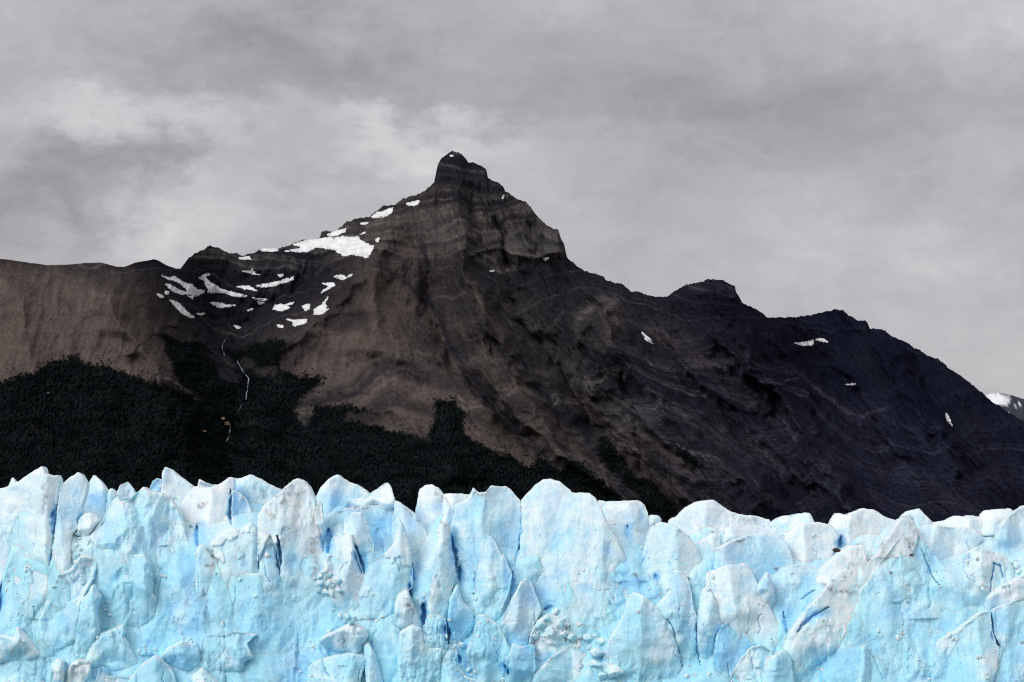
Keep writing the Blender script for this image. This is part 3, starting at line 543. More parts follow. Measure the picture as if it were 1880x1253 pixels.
# ------------------------------------------------------------------ glacier
MPP = 500 * K                                                    # metres per picture pixel at the ice front
PIECES = [  # zoom, outline, layer, options, label
    # --- far row (behind)
    (1, [(25, 260), (35, 190), (52, 140), (68, 112), (85, 128), (105, 150), (120, 260)], 'far', {}, 'small pointed ice tooth behind the broad streaked fin at the end of the row'),
    (1, [(430, 400), (455, 300), (480, 215), (500, 130), (520, 98), (560, 130), (600, 185), (620, 280), (600, 420)], 'far', dict(w=.45, ridge=.75), 'pointed blue shaded ice peak filling the gap next to the slim twin topped fin'),
    (1, [(585, 330), (600, 190), (615, 170), (650, 190), (670, 330)], 'far', {}, 'very small ice tip low between two pointed peaks'),
    (1, [(635, 360), (650, 190), (670, 155), (710, 135), (740, 170), (757, 210), (770, 360)], 'back', dict(w=.55, ridge=.25), 'narrow ice peak with a bluish side between the tiny tip and the broad crumbled face'),
    (1, [(800, 360), (830, 180), (850, 130), (875, 114), (900, 125), (930, 360)], 'far', dict(w=.35), 'rounded blue ice knob leaning against the tall shark fin peak'),
    (1, [(890, 380), (898, 150), (905, 80), (920, 54), (960, 68), (1000, 105), (1050, 140), (1085, 165), (1090, 380)], 'far', dict(ridge=.12, w=.75), 'tall shark fin shaped ice peak with a long slope down one side'),
    (1, [(1095, 190), (1108, 120), (1140, 140), (1180, 150), (1212, 150), (1215, 190)], 'far', dict(w=.9, R=.8), 'thin overhanging flake of ice on the crest'),
    (2, [(-110, 420), (-95, 135), (-60, 110), (0, 118), (60, 97), (110, 118), (160, 148), (237, 182), (250, 420)], 'far', dict(w=.6), 'long low ice hump with blue shadowed hollows behind the dirty dome'),
    (2, [(400, 480), (425, 215), (450, 170), (490, 125), (520, 105), (545, 96), (570, 112), (600, 130), (660, 155), (700, 180), (728, 205), (760, 420), (640, 480)], 'far', dict(w=.55, ridge=.3, facet=.6), 'big smooth ice peak behind the arch, with a blue lower flank'),
    (2, [(570, 340), (585, 270), (600, 245), (700, 215), (760, 180), (800, 150), (822, 139), (842, 165), (862, 230), (885, 310), (900, 380)], 'back', dict(w=.9, ridge=.85), 'white wedge of ice rising to a sharp peak over the arch'),
    (2, [(850, 560), (862, 235), (920, 268), (970, 308), (1010, 370), (1050, 430), (1095, 500), (1120, 620), (960, 700)], 'back', dict(w=.55, ridge=.3), 'sloping blue white shoulder descending from the arch into the dip'),
    (2, [(960, 480), (980, 300), (1000, 180), (1030, 153), (1075, 150), (1110, 170), (1140, 210), (1150, 480)], 'far', dict(w=.9), 'white rounded ice tower at the edge of the dark dip'),
    (2, [(1120, 420), (1130, 205), (1180, 200), (1220, 203), (1290, 208), (1300, 420)], 'far', dict(w=.85), 'low white ice block between the white tower and the broad dome'),
    (2, [(930, 640), (960, 520), (1000, 450), (1060, 470), (1090, 430), (1150, 300), (1180, 280), (1190, 400), (1120, 640), (1090, 780), (1000, 800)], 'back', dict(w=.8, facet=1.4), 'jumbled white ice slope in the hollow behind the slender finger'),
    (3, [(520, 420), (540, 240), (620, 246), (720, 240), (770, 241), (800, 264), (820, 320), (838, 385), (815, 500), (775, 600), (755, 668), (700, 600)], 'far', dict(w=.85, facet=.9), 'white ice mass with blue pits behind the great smooth dome'),
    (3, [(826, 385), (825, 325), (845, 320), (870, 322), (892, 345), (885, 385)], 'far', dict(w=.8, R=1), 'small rounded ice lump perched beside the white pitted mass'),
    (3, [(930, 480), (935, 350), (980, 328), (1020, 282), (1080, 250), (1150, 236), (1190, 240), (1240, 275), (1285, 305), (1340, 320), (1390, 322), (1440, 333), (1500, 348), (1530, 480)], 'far', dict(w=.85, ridge=.35, facet=.5), 'wide domed ice hill behind the oval fin'),
    (3, [(1080, 620), (1100, 470), (1180, 420), (1205, 420), (1225, 490), (1200, 620)], 'back', dict(w=.8), 'small pale ice wedge between the oval fin and the arched slab'),
    (4, [(95, 480), (112, 360), (130, 345), (170, 328), (290, 310), (325, 310), (352, 360), (360, 480)], 'far', dict(w=.7), 'squarish pale blue ice block on the skyline'),
    (4, [(420, 540), (435, 370), (465, 310), (540, 318), (610, 283), (690, 295), (740, 330), (815, 355), (840, 460), (700, 560)], 'far', dict(w=.9, ridge=.3, facet=.6), 'broad white ice hump with a blue notch at its foot'),
    (4, [(790, 460), (820, 345), (870, 298), (930, 284), (960, 310), (1005, 358), (1030, 460)], 'far', dict(w=.75), 'small rounded pyramid of ice on the skyline behind the dirty crest'),
    (4, [(960, 480), (1000, 365), (1080, 352), (1130, 326), (1210, 325), (1300, 330), (1345, 362), (1370, 480)], 'far', dict(w=.9), 'low long white ice ridge on the skyline'),
    (4, [(1265, 440), (1275, 322), (1300, 295), (1440, 284), (1465, 300), (1500, 440)], 'far', dict(w=.8), 'flat topped pale ice block on the skyline'),
    # --- back/mid row
    (1, [(-60, 1000), (-60, 200), (0, 172), (42, 165), (70, 140), (95, 138), (150, 100), (205, 65), (232, 49), (244, 60), (250, 92), (285, 103), (320, 99), (332, 125), (330, 175), (318, 260), (300, 320), (296, 440), (278, 560), (285, 640), (268, 760), (200, 900), (140, 1060)], 'mid', dict(w=.68, ridge=.8, facet=.5), 'broad pale ice fin with a dark vertical dirt streak near its notched top'),
    (1, [(262, 860), (275, 640), (290, 540), (305, 430), (318, 300), (334, 160), (385, 112), (412, 100), (432, 79), (470, 110), (492, 150), (480, 205), (455, 295), (428, 345), (432, 400), (400, 430), (402, 560), (380, 640), (330, 760)], 'mid', dict(w=.62, ridge=.3, facet=.5), 'slim twin topped ice fin with a blue cleft down its edge'),
    (1, [(420, 470), (438, 345), (470, 315), (500, 305), (545, 330), (560, 350), (520, 400), (470, 480)], 'mid', dict(w=.9, R=1.2), 'small white flaky ledge of ice below the blue shaded peak'),
    (1, [(440, 760), (450, 560), (480, 460), (560, 370), (595, 300), (622, 222), (650, 205), (665, 250), (715, 235), (750, 205), (780, 180), (800, 163), (840, 188), (895, 195), (950, 228), (1000, 310), (1032, 430), (1080, 560), (1098, 720), (1085, 850), (1000, 930), (880, 980), (700, 980), (560, 900)], 'mid', dict(w=.42, facet=1.5, ridge=.5), 'broad crumbled ice face with a sawtooth top and mottled blue surface'),
    (1, [(960, 560), (990, 300), (1010, 250), (1050, 190), (1082, 162), (1120, 168), (1180, 165), (1230, 146), (1285, 107), (1308, 118), (1298, 200), (1284, 300), (1290, 372), (1240, 400), (1200, 480), (1140, 640), (1060, 640)], 'back', dict(w=.95, ridge=.6, facet=.3), 'smooth white ice slab with two small dirt marks under its curved crest'),
    (1, [(1075, 820), (1090, 500), (1140, 480), (1180, 520), (1225, 590), (1200, 680), (1160, 780)], 'mid', dict(w=.65, ridge=.3, facet=.4, R=1.2), 'wedge of ice crusted with dark dirt along its crest, in the cleft'),
    (2, [(-110, 460), (-85, 300), (-60, 210), (-30, 180), (0, 200), (35, 230), (75, 330), (85, 420), (20, 460)], 'back', dict(w=.6, ridge=.25), 'leaf shaped pale ice flake standing in a blue hollow'),
    (2, [(-190, 800), (-170, 480), (-110, 420), (-60, 390), (0, 400), (60, 360), (95, 395), (106, 500), (100, 640), (60, 800)], 'mid', dict(w=.8, flake=.55), 'pale rounded ice pillar before the dirty dome, beside a narrow blue slot'),
    (2, [(100, 860), (108, 620), (112, 480), (116, 380), (150, 330), (182, 370), (208, 450), (220, 560), (226, 660), (225, 860)], 'mid', dict(w=.7, flake=.6, ridge=.4), 'tongue shaped ice pillar wedged between two dark blue slots'),
    (2, [(95, 600), (100, 330), (130, 270), (198, 214), (240, 175), (300, 125), (325, 116), (360, 128), (396, 172), (425, 240), (440, 400), (462, 520), (440, 620), (415, 700), (390, 860), (230, 880), (228, 640), (205, 520), (170, 420)], 'mid2', dict(w=.78, ridge=.35, facet=.6), 'tall dome of ice streaked with grey dirt'),
    (2, [(415, 480), (425, 260), (445, 235), (462, 260), (465, 340), (475, 420), (450, 520)], 'mid', dict(w=.8, R=1), 'thin white ice sliver hugging the flank of the dirty dome'),
    (2, [(500, 560), (515, 430), (525, 350), (550, 298), (590, 283), (690, 275), (760, 264), (832, 270), (890, 335), (905, 430), (860, 520), (800, 560), (740, 600)], 'back', dict(w=.25, ridge=.2, facet=.4), 'blue inner wall of the ice arch under a thin dark edge'),
    (2, [(560, 700), (585, 480), (582, 345), (620, 306), (680, 304), (702, 345), (728, 430), (748, 490), (750, 560), (700, 680), (660, 760)], 'mid', dict(w=.6, ridge=.4), 'rounded ice buttress under the arch with a blue flank'),
    (2, [(495, 760), (500, 540), (510, 460), (530, 436), (600, 426), (624, 428), (640, 500), (670, 590), (694, 655), (680, 800), (655, 900), (560, 900)], 'mid2', dict(w=.8, ridge=.55, facet=.5), 'flat topped white ice fin in front of the arch'),
    (2, [(465, 760), (470, 580), (490, 540), (530, 545), (555, 590), (560, 760)], 'mid2', dict(w=.85, R=1.2, facet=1.4), 'small blocky ice stump at the foot of the flat topped fin'),
    (2, [(640, 980), (655, 820), (660, 720), (690, 657), (740, 572), (820, 530), (858, 470), (880, 400), (882, 330), (915, 380), (945, 470), (956, 590), (966, 720), (940, 745), (915, 735), (875, 780), (865, 870), (780, 930)], 'mid2', dict(w=.5, flake=.35, facet=.5, ridge=.7), 'large grainy blue ice buttress that carries the end of the arch'),
    (2, [(850, 920), (868, 800), (885, 760), (920, 735), (942, 745), (955, 800), (990, 860), (1020, 940), (960, 1000)], 'front', dict(w=.75, R=1.5), 'rounded pale knob of ice with a dark dirt spot, low beside a deep blue slot'),
    (2, [(1170, 700), (1175, 400), (1190, 320), (1200, 260), (1270, 232), (1290, 190), (1302, 168), (1330, 195), (1370, 192), (1400, 158), (1420, 162), (1480, 159), (1512, 180), (1545, 220), (1566, 245), (1572, 400), (1545, 560), (1525, 700), (1505, 820), (1440, 900), (1250, 860)], 'mid', dict(w=.45, ridge=.45, facet=.4), 'broad round topped ice tower with a dirty notch in its crest'),
    (2, [(1020, 1080), (1040, 850), (1060, 740), (1088, 600), (1100, 480), (1112, 420), (1130, 364), (1160, 359), (1174, 400), (1180, 490), (1200, 600), (1208, 660), (1180, 740), (1165, 860), (1150, 1050)], 'front', dict(w=.7, ridge=.5, facet=.4), 'slender ice finger with a dark tip and stained sides'),
    (2, [(1150, 1060), (1158, 900), (1170, 770), (1215, 700), (1240, 800), (1300, 850), (1315, 920), (1275, 1000), (1220, 1060)], 'mid2', dict(w=.15, ridge=.15, facet=.3, R=1), 'blue layered ice panel beside the slender finger'),
    (2, [(1295, 900), (1310, 720), (1330, 600), (1350, 500), (1378, 428), (1396, 434), (1430, 480), (1462, 560), (1490, 640), (1512, 740), (1482, 860), (1450, 940)], 'mid2', dict(w=.55, ridge=.45, facet=.5), 'pointed ice blade standing before the round topped tower'),
    (3, [(85, 1000), (100, 640), (108, 430), (116, 300), (108, 240), (150, 195), (190, 150), (230, 124), (270, 119), (330, 134), (370, 170), (396, 196), (490, 198), (530, 230), (562, 290), (592, 360), (642, 440), (692, 550), (732, 660), (752, 735), (730, 860), (640, 1000), (500, 1060), (240, 1040)], 'mid', dict(w=.62, ridge=.72, facet=.3), 'great smooth pale dome of ice, broadest face in the row'),
    (3, [(740, 860), (752, 720), (762, 640), (792, 530), (812, 440), (842, 384), (890, 358), (942, 370), (1000, 400), (1050, 440), (1100, 520), (1132, 600), (1145, 700), (1120, 860)], 'mid', dict(w=.5, ridge=.62, facet=.2), 'oval ice fin with a small heart shaped blue hole'),
    (3, [(1210, 560), (1235, 470), (1250, 400), (1290, 368), (1340, 372), (1420, 384), (1530, 392), (1600, 420), (1640, 560)], 'back', dict(w=.85, facet=.3), 'pale rounded ice slab behind the dark edged arch shape'),
    (3, [(1180, 720), (1190, 600), (1190, 540), (1210, 502), (1300, 460), (1380, 436), (1460, 424), (1530, 428), (1590, 470), (1620, 540), (1650, 680), (1640, 860), (1560, 900), (1450, 800)], 'mid', dict(w=.45, ridge=.15, facet=.3), 'hollow fronted blue ice slab with a thin dark upper edge'),
    (3, [(1120, 900), (1138, 720), (1144, 645), (1200, 620), (1280, 594), (1320, 600), (1360, 588), (1392, 620), (1430, 700), (1472, 770), (1512, 860), (1565, 970), (1560, 1060), (1450, 1110), (1280, 1060)], 'mid2', dict(w=.8, ridge=.4, facet=.25), 'smooth white ice slab shaped like a slanted tooth'),
    (3, [(1420, 760), (1440, 690), (1475, 640), (1490, 640), (1520, 720), (1530, 860), (1480, 860)], 'mid2', dict(w=.8, R=1), 'small sharp ice tooth tucked behind the slanted tooth slab'),
    (3, [(860, 960), (860, 830), (915, 770), (945, 735), (950, 645), (970, 624), (1010, 640), (1046, 682), (1060, 750), (1072, 840), (1096, 900), (1104, 1020), (1095, 1160), (980, 1120)], 'mid2', dict(w=.6, ridge=.55), 'blunt ice pinnacle with a square shoulder beside the oval fin'),
    (3, [(1090, 1120), (1094, 900), (1108, 770), (1130, 728), (1166, 735), (1190, 790), (1235, 830), (1270, 890), (1215, 960), (1190, 1080), (1180, 1160)], 'mid2', dict(w=.65, ridge=.4), 'rounded upright ice column below the slanted tooth slab'),
    (3, [(1180, 1180), (1200, 990), (1245, 925), (1290, 912), (1350, 970), (1420, 1040), (1400, 1150), (1330, 1270), (1260, 1270)], 'mid2', dict(w=.35, ridge=.2), 'blue ice buttress split by a thin crack, under the slanted tooth slab'),
    (3, [(540, 1280), (580, 1060), (622, 980), (682, 880), (702, 800), (742, 748), (772, 760), (822, 792), (870, 832), (922, 900), (968, 975), (988, 1070), (1014, 1190), (960, 1280)], 'front', dict(w=.6, ridge=.5, facet=.4), 'large triangular ice buttress beside the tumbled blocks'),
    (3, [(-20, 1080), (5, 900), (62, 780), (108, 692), (146, 671), (166, 690), (202, 780), (228, 850), (185, 930), (165, 990), (172, 1090), (90, 1100)], 'front', dict(w=.65, ridge=.42), 'steep spear shaped ice spire at the foot of the great smooth dome'),
    (3, [(-70, 900), (-60, 740), (0, 560), (10, 530), (40, 600), (62, 650), (40, 760), (0, 860), (-30, 960)], 'mid2', dict(w=.4, ridge=.6), 'narrow blue ice blade squeezed between the round topped tower and the spear shaped spire'),
    (4, [(170, 780), (185, 430), (230, 390), (270, 370), (360, 361), (440, 372), (482, 420), (476, 500), (440, 580), (380, 650), (330, 750), (255, 840), (240, 840)], 'back', dict(w=.9, ridge=.4, facet=.3), 'smooth white ice slope with a rounded crest above the slit like blue hollow'),
    (4, [(330, 760), (370, 640), (450, 560), (540, 490), (632, 488), (645, 590), (700, 540), (760, 440), (820, 350), (865, 325), (910, 360), (932, 440), (900, 560), (760, 640), (620, 760), (560, 800), (440, 800)], 'mid', dict(w=.82, facet=.5, ridge=.6), 'white ice crest with a dirt blackened knob at its end'),
    (4, [(170, 1060), (205, 980), (250, 920), (330, 820), (380, 770), (470, 650), (600, 570), (770, 530), (700, 650), (620, 760), (600, 860), (560, 960), (480, 1080), (380, 1160), (280, 1240), (215, 1160)], 'mid2', dict(w=.78, ridge=.3, facet=.5), 'smooth white ice apron with a dark stain under its brow'),
    (4, [(480, 1300), (520, 1000), (560, 860), (600, 740), (700, 610), (770, 520), (850, 420), (920, 420), (1000, 510), (1100, 640), (1210, 750), (1320, 835), (1250, 1000), (1150, 1120), (1100, 1300)], 'mid', dict(w=.32, ridge=.35, facet=.9), 'massive triangular blue ice wall with a long hairline crack'),
    (4, [(900, 560), (920, 400), (1000, 372), (1120, 390), (1240, 400), (1290, 440), (1260, 500), (1200, 560), (1190, 640), (1215, 760), (1100, 660), (1000, 540)], 'back', dict(w=.75, facet=.6), 'pale uneven ice slope beside the dirt blackened knob'),
    (4, [(1350, 600), (1365, 440), (1385, 380), (1450, 315), (1520, 268), (1600, 270), (1640, 640), (1440, 640)], 'back', dict(w=.55, ridge=.2), 'blue faced ice cliff at the far end of the row under a white cap'),
    (4, [(1170, 840), (1188, 620), (1205, 530), (1280, 498), (1350, 528), (1415, 556), (1465, 625), (1460, 690), (1390, 740), (1330, 850), (1250, 860)], 'mid', dict(w=.6, facet=.8), 'crumbly topped ice tower split by a forked blue crack'),
    (4, [(1290, 900), (1310, 780), (1380, 720), (1460, 680), (1540, 650), (1640, 640), (1640, 900), (1420, 880)], 'mid2', dict(w=.9, facet=1.2), 'heap of white crumbled ice at the far end of the row'),
    (4, [(990, 1320), (1036, 1035), (1160, 955), (1280, 868), (1330, 848), (1338, 955), (1362, 1040), (1392, 1062), (1372, 1180), (1330, 1320)], 'front', dict(w=.6, facet=.5, ridge=.7), 'sloping roof shaped ice block with a white upper edge'),
    (4, [(1330, 1320), (1370, 1180), (1395, 1060), (1355, 980), (1345, 850), (1440, 810), (1520, 780), (1640, 760), (1640, 1320)], 'mid2', dict(w=.5, ridge=.3, facet=.7), 'bluish ice wall next to the roof shaped block at the picture edge'.replace(' at the picture edge', '')),
    (4, [(50, 1320), (70, 1180), (110, 1112), (180, 1068), (222, 1120), (245, 1320)], 'front', dict(w=.4, ridge=.4, facet=.3), 'rounded greenish blue ice knoll below the slanted tooth slab'),
    (4, [(-140, 1320), (-110, 1200), (-60, 1120), (0, 1060), (60, 1045), (120, 1080), (90, 1180), (60, 1320)], 'mid2', dict(w=.75, facet=1.4), 'rubbly white ice shelf between the blue buttress and the greenish knoll'),
    # --- lower wall
    (5, [(-60, 1060), (-60, 800), (0, 780), (60, 790), (112, 802), (135, 745), (156, 708), (180, 758), (230, 800), (290, 870), (352, 950), (280, 1000), (200, 1030), (60, 1060)], 'front', dict(w=.95, facet=1.0, R=1.3), 'knobbly dirty white ice outcrop with a small spike'),
    (5, [(270, 1060), (300, 800), (330, 640), (370, 560), (432, 420), (490, 388), (492, 300), (540, 240), (620, 198), (690, 92), (780, 100), (852, 108), (836, 200), (805, 310), (765, 370), (722, 460), (695, 560), (665, 700), (680, 830), (560, 900), (440, 1040)], 'mid2', dict(w=.55, facet=1.4, R=1.4), 'stepped ice buttress climbing to a crusty white ledge'),
    (5, [(600, 1060), (640, 860), (660, 720), (688, 560), (700, 470), (762, 415), (792, 348), (818, 345), (832, 410), (872, 450), (834, 550), (850, 720), (862, 765), (820, 900), (740, 1060)], 'front', dict(w=.45, facet=.7, R=1.2), 'upright blue ice pillar with a frosty cap beside the stepped buttress'),
    (5, [(880, 760), (960, 480), (990, 220), (1060, 180), (1085, 260), (1150, 90), (1240, 80), (1290, 160), (1305, 260), (1310, 420), (1350, 470), (1340, 640), (1200, 760), (1060, 790)], 'mid2', dict(w=.4, facet=1.4), 'rough lumpy blue ice bulge under the broad crumbled face'),
    (5, [(700, 1040), (745, 975), (802, 850), (862, 762), (960, 730), (1062, 688), (1082, 760), (1062, 800), (1112, 865), (1155, 960), (1205, 1030), (1120, 1090), (960, 1130), (800, 1100)], 'front2', dict(w=.55, facet=.8, R=1.3), 'rounded boulder like ice bulge with a white rim'),
    (5, [(1385, 975), (1430, 900), (1542, 838), (1640, 850), (1702, 852), (1735, 960), (1725, 1060), (1620, 1120), (1520, 1090), (1430, 1030)], 'front2', dict(w=.4, facet=.7, R=.6), 'diamond shaped pale blue ice plate low on the wall'),
    (5, [(1630, 1300), (1650, 1130), (1746, 1057), (1800, 1120), (1885, 1185), (1930, 1300)], 'front2', dict(w=.75, R=1.2), 'small bright ice fin low on the wall beside the diamond shaped plate'),
    (5, [(570, 1260), (590, 1080), (620, 1010), (702, 990), (785, 1020), (775, 1130), (700, 1260)], 'front2', dict(w=.95, facet=1.4, R=1.2), 'crusty white ice clump below the blue pillar'),
    (5, [(420, 1260), (440, 1040), (490, 985), (540, 1000), (552, 1080), (540, 1260)], 'front2', dict(w=.8, facet=1.2, R=1.2), 'narrow frosty ice stump between the dirty outcrop and the crusty clump'),
    (5, [(800, 1300), (822, 1180), (860, 1058), (886, 1058), (892, 1130), (960, 1145), (1100, 1135), (1160, 1170), (1200, 1300)], 'front2', dict(w=.65, facet=.8), 'low ice mound with a little white cone at its side'),
    (5, [(1080, 1300), (1120, 1150), (1210, 1040), (1330, 955), (1402, 1000), (1490, 1090), (1540, 1300)], 'front', dict(w=.3, facet=.5), 'sweeping blue ice ramp between the boulder like bulge and the diamond shaped plate'),
    (6, [(960, 840), (990, 800), (1060, 758), (1180, 708), (1242, 655), (1290, 688), (1362, 720), (1392, 790), (1352, 860), (1372, 950), (1280, 980), (1100, 930), (1010, 880)], 'front', dict(w=.75, facet=.7, R=.8), 'jutting white ice ledge with a tan edge'),
    (6, [(1370, 1300), (1365, 1000), (1345, 862), (1390, 848), (1440, 920), (1472, 1020), (1502, 1130), (1545, 1300)], 'front2', dict(w=.55, facet=.3, R=1.3), 'smooth curved rib of ice running down below the jutting ledge'),
    (6, [(-60, 1150), (-40, 800), (130, 778), (260, 748), (350, 765), (442, 780), (340, 850), (400, 985), (320, 1020), (310, 1100), (200, 1165)], 'mid2', dict(w=.55, facet=1.1), 'layered frothy white ice terrace low under the wide blue face'),
    (6, [(850, 1300), (880, 1040), (1000, 978), (1100, 958), (1250, 935), (1370, 960), (1390, 1000), (1335, 1120), (1300, 1300)], 'mid2', dict(w=.5, facet=.9), 'bulky ice mound beneath the jutting white ledge'),
    (6, [(20, 900), (30, 420), (130, 300), (260, 240), (440, 250), (620, 270), (690, 100), (780, 78), (850, 170), (915, 400), (920, 700), (860, 900), (700, 1080), (420, 1080)], 'mid', dict(w=.22, facet=.35, ridge=.45), 'wide smooth blue ice face beneath the dirty dome'),
    (7, [(160, 940), (168, 740), (200, 622), (300, 600), (372, 640), (382, 900), (290, 1060)], 'mid2', dict(w=.6, facet=1.0), 'squared ice block with a vertical crack at the base of the slender finger'),
    (7, [(640, 1260), (600, 1050), (540, 1000), (550, 900), (625, 750), (645, 600), (705, 610), (832, 690), (872, 780), (925, 900), (900, 1010), (905, 1080), (865, 1260)], 'mid2', dict(w=.4, facet=.6, ridge=.35), 'ice ramp sloping down between the layered blue panel and the spear shaped spire'),
    (7, [(870, 1260), (888, 1010), (945, 852), (1020, 880), (1140, 866), (1145, 1080), (1105, 1260)], 'front', dict(w=.45, facet=.5), 'pointed blue ice plate under the spear shaped spire'),
    (7, [(-60, 1320), (-40, 760), (60, 690), (160, 720), (180, 860), (240, 890), (380, 868), (470, 900), (475, 1030), (545, 1140), (665, 1180), (700, 1320)], 'front', dict(w=.55, facet=1.3, R=.9), 'terraced ice mass spreading below the squared block'),
    (8, [(430, 1300), (460, 1000), (470, 892), (492, 868), (520, 880), (542, 950), (565, 1100), (630, 1300)], 'mid2', dict(w=.4, R=2.2, facet=.2), 'smooth finger like rib of ice low on the massive triangular wall'),
    (3, [(130, 1300), (160, 1232), (205, 1190), (262, 1130), (320, 1084), (400, 1040), (450, 1045), (492, 1100), (506, 1180), (560, 1300)], 'front2', dict(w=.7, ridge=.35, facet=.6), 'bright slab of ice before the tumbled blocks'),
    (3, [(150, 1060), (165, 980), (200, 910), (260, 870), (330, 890), (360, 960), (430, 985), (470, 1060), (330, 1120), (200, 1160)], 'mid2', dict(w=.9, facet=1.6, R=1.2), 'mound of crumbled white ice at the foot of the great smooth dome'),
]
TOPS = np.full(2600, 1020.0)                                      # visible crest of the ice, per picture column from -300
for (k, pts, layer, op, lab) in PIECES:
    P = np.array(ref(k, pts)); 
    for i in range(len(P)):
        a, b = P[i], P[(i + 1) % len(P)]
        n = int(abs(b[0] - a[0])) + 2; q = np.linspace(0, 1, n); xs = a[0] + (b[0] - a[0]) * q; ys = a[1] + (b[1] - a[1]) * q
        ii = np.clip((xs + 300).astype(int), 0, 2599); np.minimum.at(TOPS, ii, ys)
TOPS[:255] = TOPS[300]; TOPS[2200:] = TOPS[2170]
TOPS = np.array([TOPS[max(0, i - 22):i + 23].max() for i in range(2600)])
TOPS = np.convolve(np.pad(TOPS, 20, 'edge'), np.ones(41) / 41, 'valid')
def wall_plane(py): return np.where(py > 950, 540 - 0.45 * (py - 950) * MPP, 540 + 1.1 * (950 - py) * MPP)
def base_depth(px, py):
    rel = py - np.interp(px, np.arange(2600) - 300, TOPS)
    return wall_plane(py) + 30 * np.clip(1 - rel / 120, 0, 1) ** 1.6

# clefts: line, half width in picture pixels, depth in metres (real grooves in the ice)
CRACKS = [(1, [(318, 270), (300, 330), (298, 430)], 3.2, 5), (1, [(285, 520), (279, 600)], 2.6, 4), (1, [(250, 170), (245, 250), (238, 330)], 2, .7), (1, [(190, 480), (196, 495)], 2, 1.5),
          (1, [(140, 665), (136, 720)], 1.2, 1.4), (1, [(188, 830), (190, 890)], 1.4, 2), (1, [(5, 710), (4, 860)], 4, 4), (1, [(176, 960), (180, 1010)], 1.3, 1.5), (1, [(528, 630), (520, 700)], 1.6, 2),
          (1, [(540, 830), (545, 930), (552, 970)], 1.6, 2.5), (1, [(436, 880), (428, 960), (440, 980)], 1.4, 2), (1, [(1100, 375), (1105, 430), (1096, 500)], 3.2, 5), (1, [(1285, 180), (1284, 370)], 3.4, 5),
          (1, [(1092, 500), (1100, 640), (1110, 760)], 1.6, 2.2), (1, [(1150, 760), (1148, 900)], 1.3, 1.6), (1, [(640, 500), (646, 540)], 1.2, 1.6), (1, [(900, 620), (880, 800)], 1.5, 1.6), (1, [(840, 640), (845, 750)], 1.5, 1.6),
          (2, [(103, 480), (104, 620)], 2.2, 4.5), (2, [(213, 440), (222, 520), (230, 600), (228, 650)], 4.2, 6), (2, [(500, 400), (495, 530)], 7, 6), (2, [(650, 500), (680, 600), (690, 645)], 7, 5),
          (2, [(1180, 430), (1200, 520), (1212, 610)], 5, 5.5), (2, [(1232, 600), (1225, 700)], 4, 4.5), (2, [(1160, 910), (1163, 1035)], 6.0, 6), (2, [(1024, 815), (1030, 930)], 5.0, 6), (2, [(1222, 1105), (1232, 1145)], 5, 4),
          (2, [(1310, 640), (1312, 720)], 1.8, 3), (2, [(960, 600), (975, 680)], 4, 3), (2, [(945, 700), (965, 780)], 4, 3), (2, [(1105, 910), (1100, 1000)], 1.3, 2), (2, [(1310, 880), (1300, 960), (1240, 1025)], 1.6, 2.2), (2, [(1525, 640), (1505, 800)], 3, 4),
          (2, [(1485, 1160), (1495, 1200)], 4, 4), (2, [(770, 400), (800, 520)], 9, 3), (2, [(670, 1180), (660, 1253)], 1.4, 2),
          (3, [(115, 310), (112, 420), (75, 610)], 2.2, 4), (3, [(65, 640), (60, 720)], 2.4, 4), (3, [(862, 655), (880, 690)], 4.0, 2.5), (3, [(609, 800), (613, 820)], 2, 3), (3, [(1090, 890), (1092, 1050), (1108, 1160)], 2.2, 4), (3, [(925, 900), (965, 965), (985, 1060), (1005, 1165)], 2.0, 4),
          (3, [(1238, 1010), (1262, 1130), (1275, 1250)], 1.4, 2.5), (3, [(700, 380), (705, 450)], 4.5, 3), (3, [(235, 850), (285, 830)], 4, 3.5), (3, [(20, 1160), (40, 1185)], 4, 3.5), (3, [(215, 430), (216, 445)], 1.5, 1.5),
          (4, [(945, 505), (965, 560), (1000, 650), (1045, 715)], 2.0, 3.5), (4, [(1330, 760), (1338, 680), (1350, 590), (1385, 605), (1402, 670)], 2.8, 4), (4, [(1192, 570), (1196, 660)], 1.3, 2), (4, [(250, 970), (310, 900), (375, 860), (430, 830)], 3.4, 3), (4, [(270, 790), (350, 735)], 3.2, 2.4),
          (4, [(1335, 930), (1342, 1000), (1385, 1065)], 2.4, 4), (4, [(1380, 1080), (1374, 1160)], 1.2, 2), (4, [(660, 990), (668, 1100), (730, 1230)], 1.2, 2), (4, [(900, 1070), (870, 1140), (872, 1200)], 1.2, 2), (4, [(495, 440), (490, 500)], 5, 4), (4, [(1030, 640), (1035, 660)], 1.3, 1.8), (4, [(690, 765), (715, 758)], 1.5, 1.5), (4, [(180, 860), (200, 980)], 4, 3.5)]
CRACKS = [(np.array(ref(k, p)), w, d) for k, p, w, d in CRACKS]
_r = np.random.default_rng(77)
for _ in range(70):                                               # hairline fissures of the lower wall
    cx, cy, ln, sl_ = _r.uniform(0, 1880), _r.uniform(1010, 1253), _r.uniform(12, 60), _r.normal(.05, .25)
    yy = np.linspace(-.5, .5, 5) * ln; CRACKS.append((np.stack([cx + sl_ * yy + _r.normal(0, 2.2, 5), cy + yy], 1), _r.uniform(.9, 1.7), _r.uniform(.8, 2.0)))
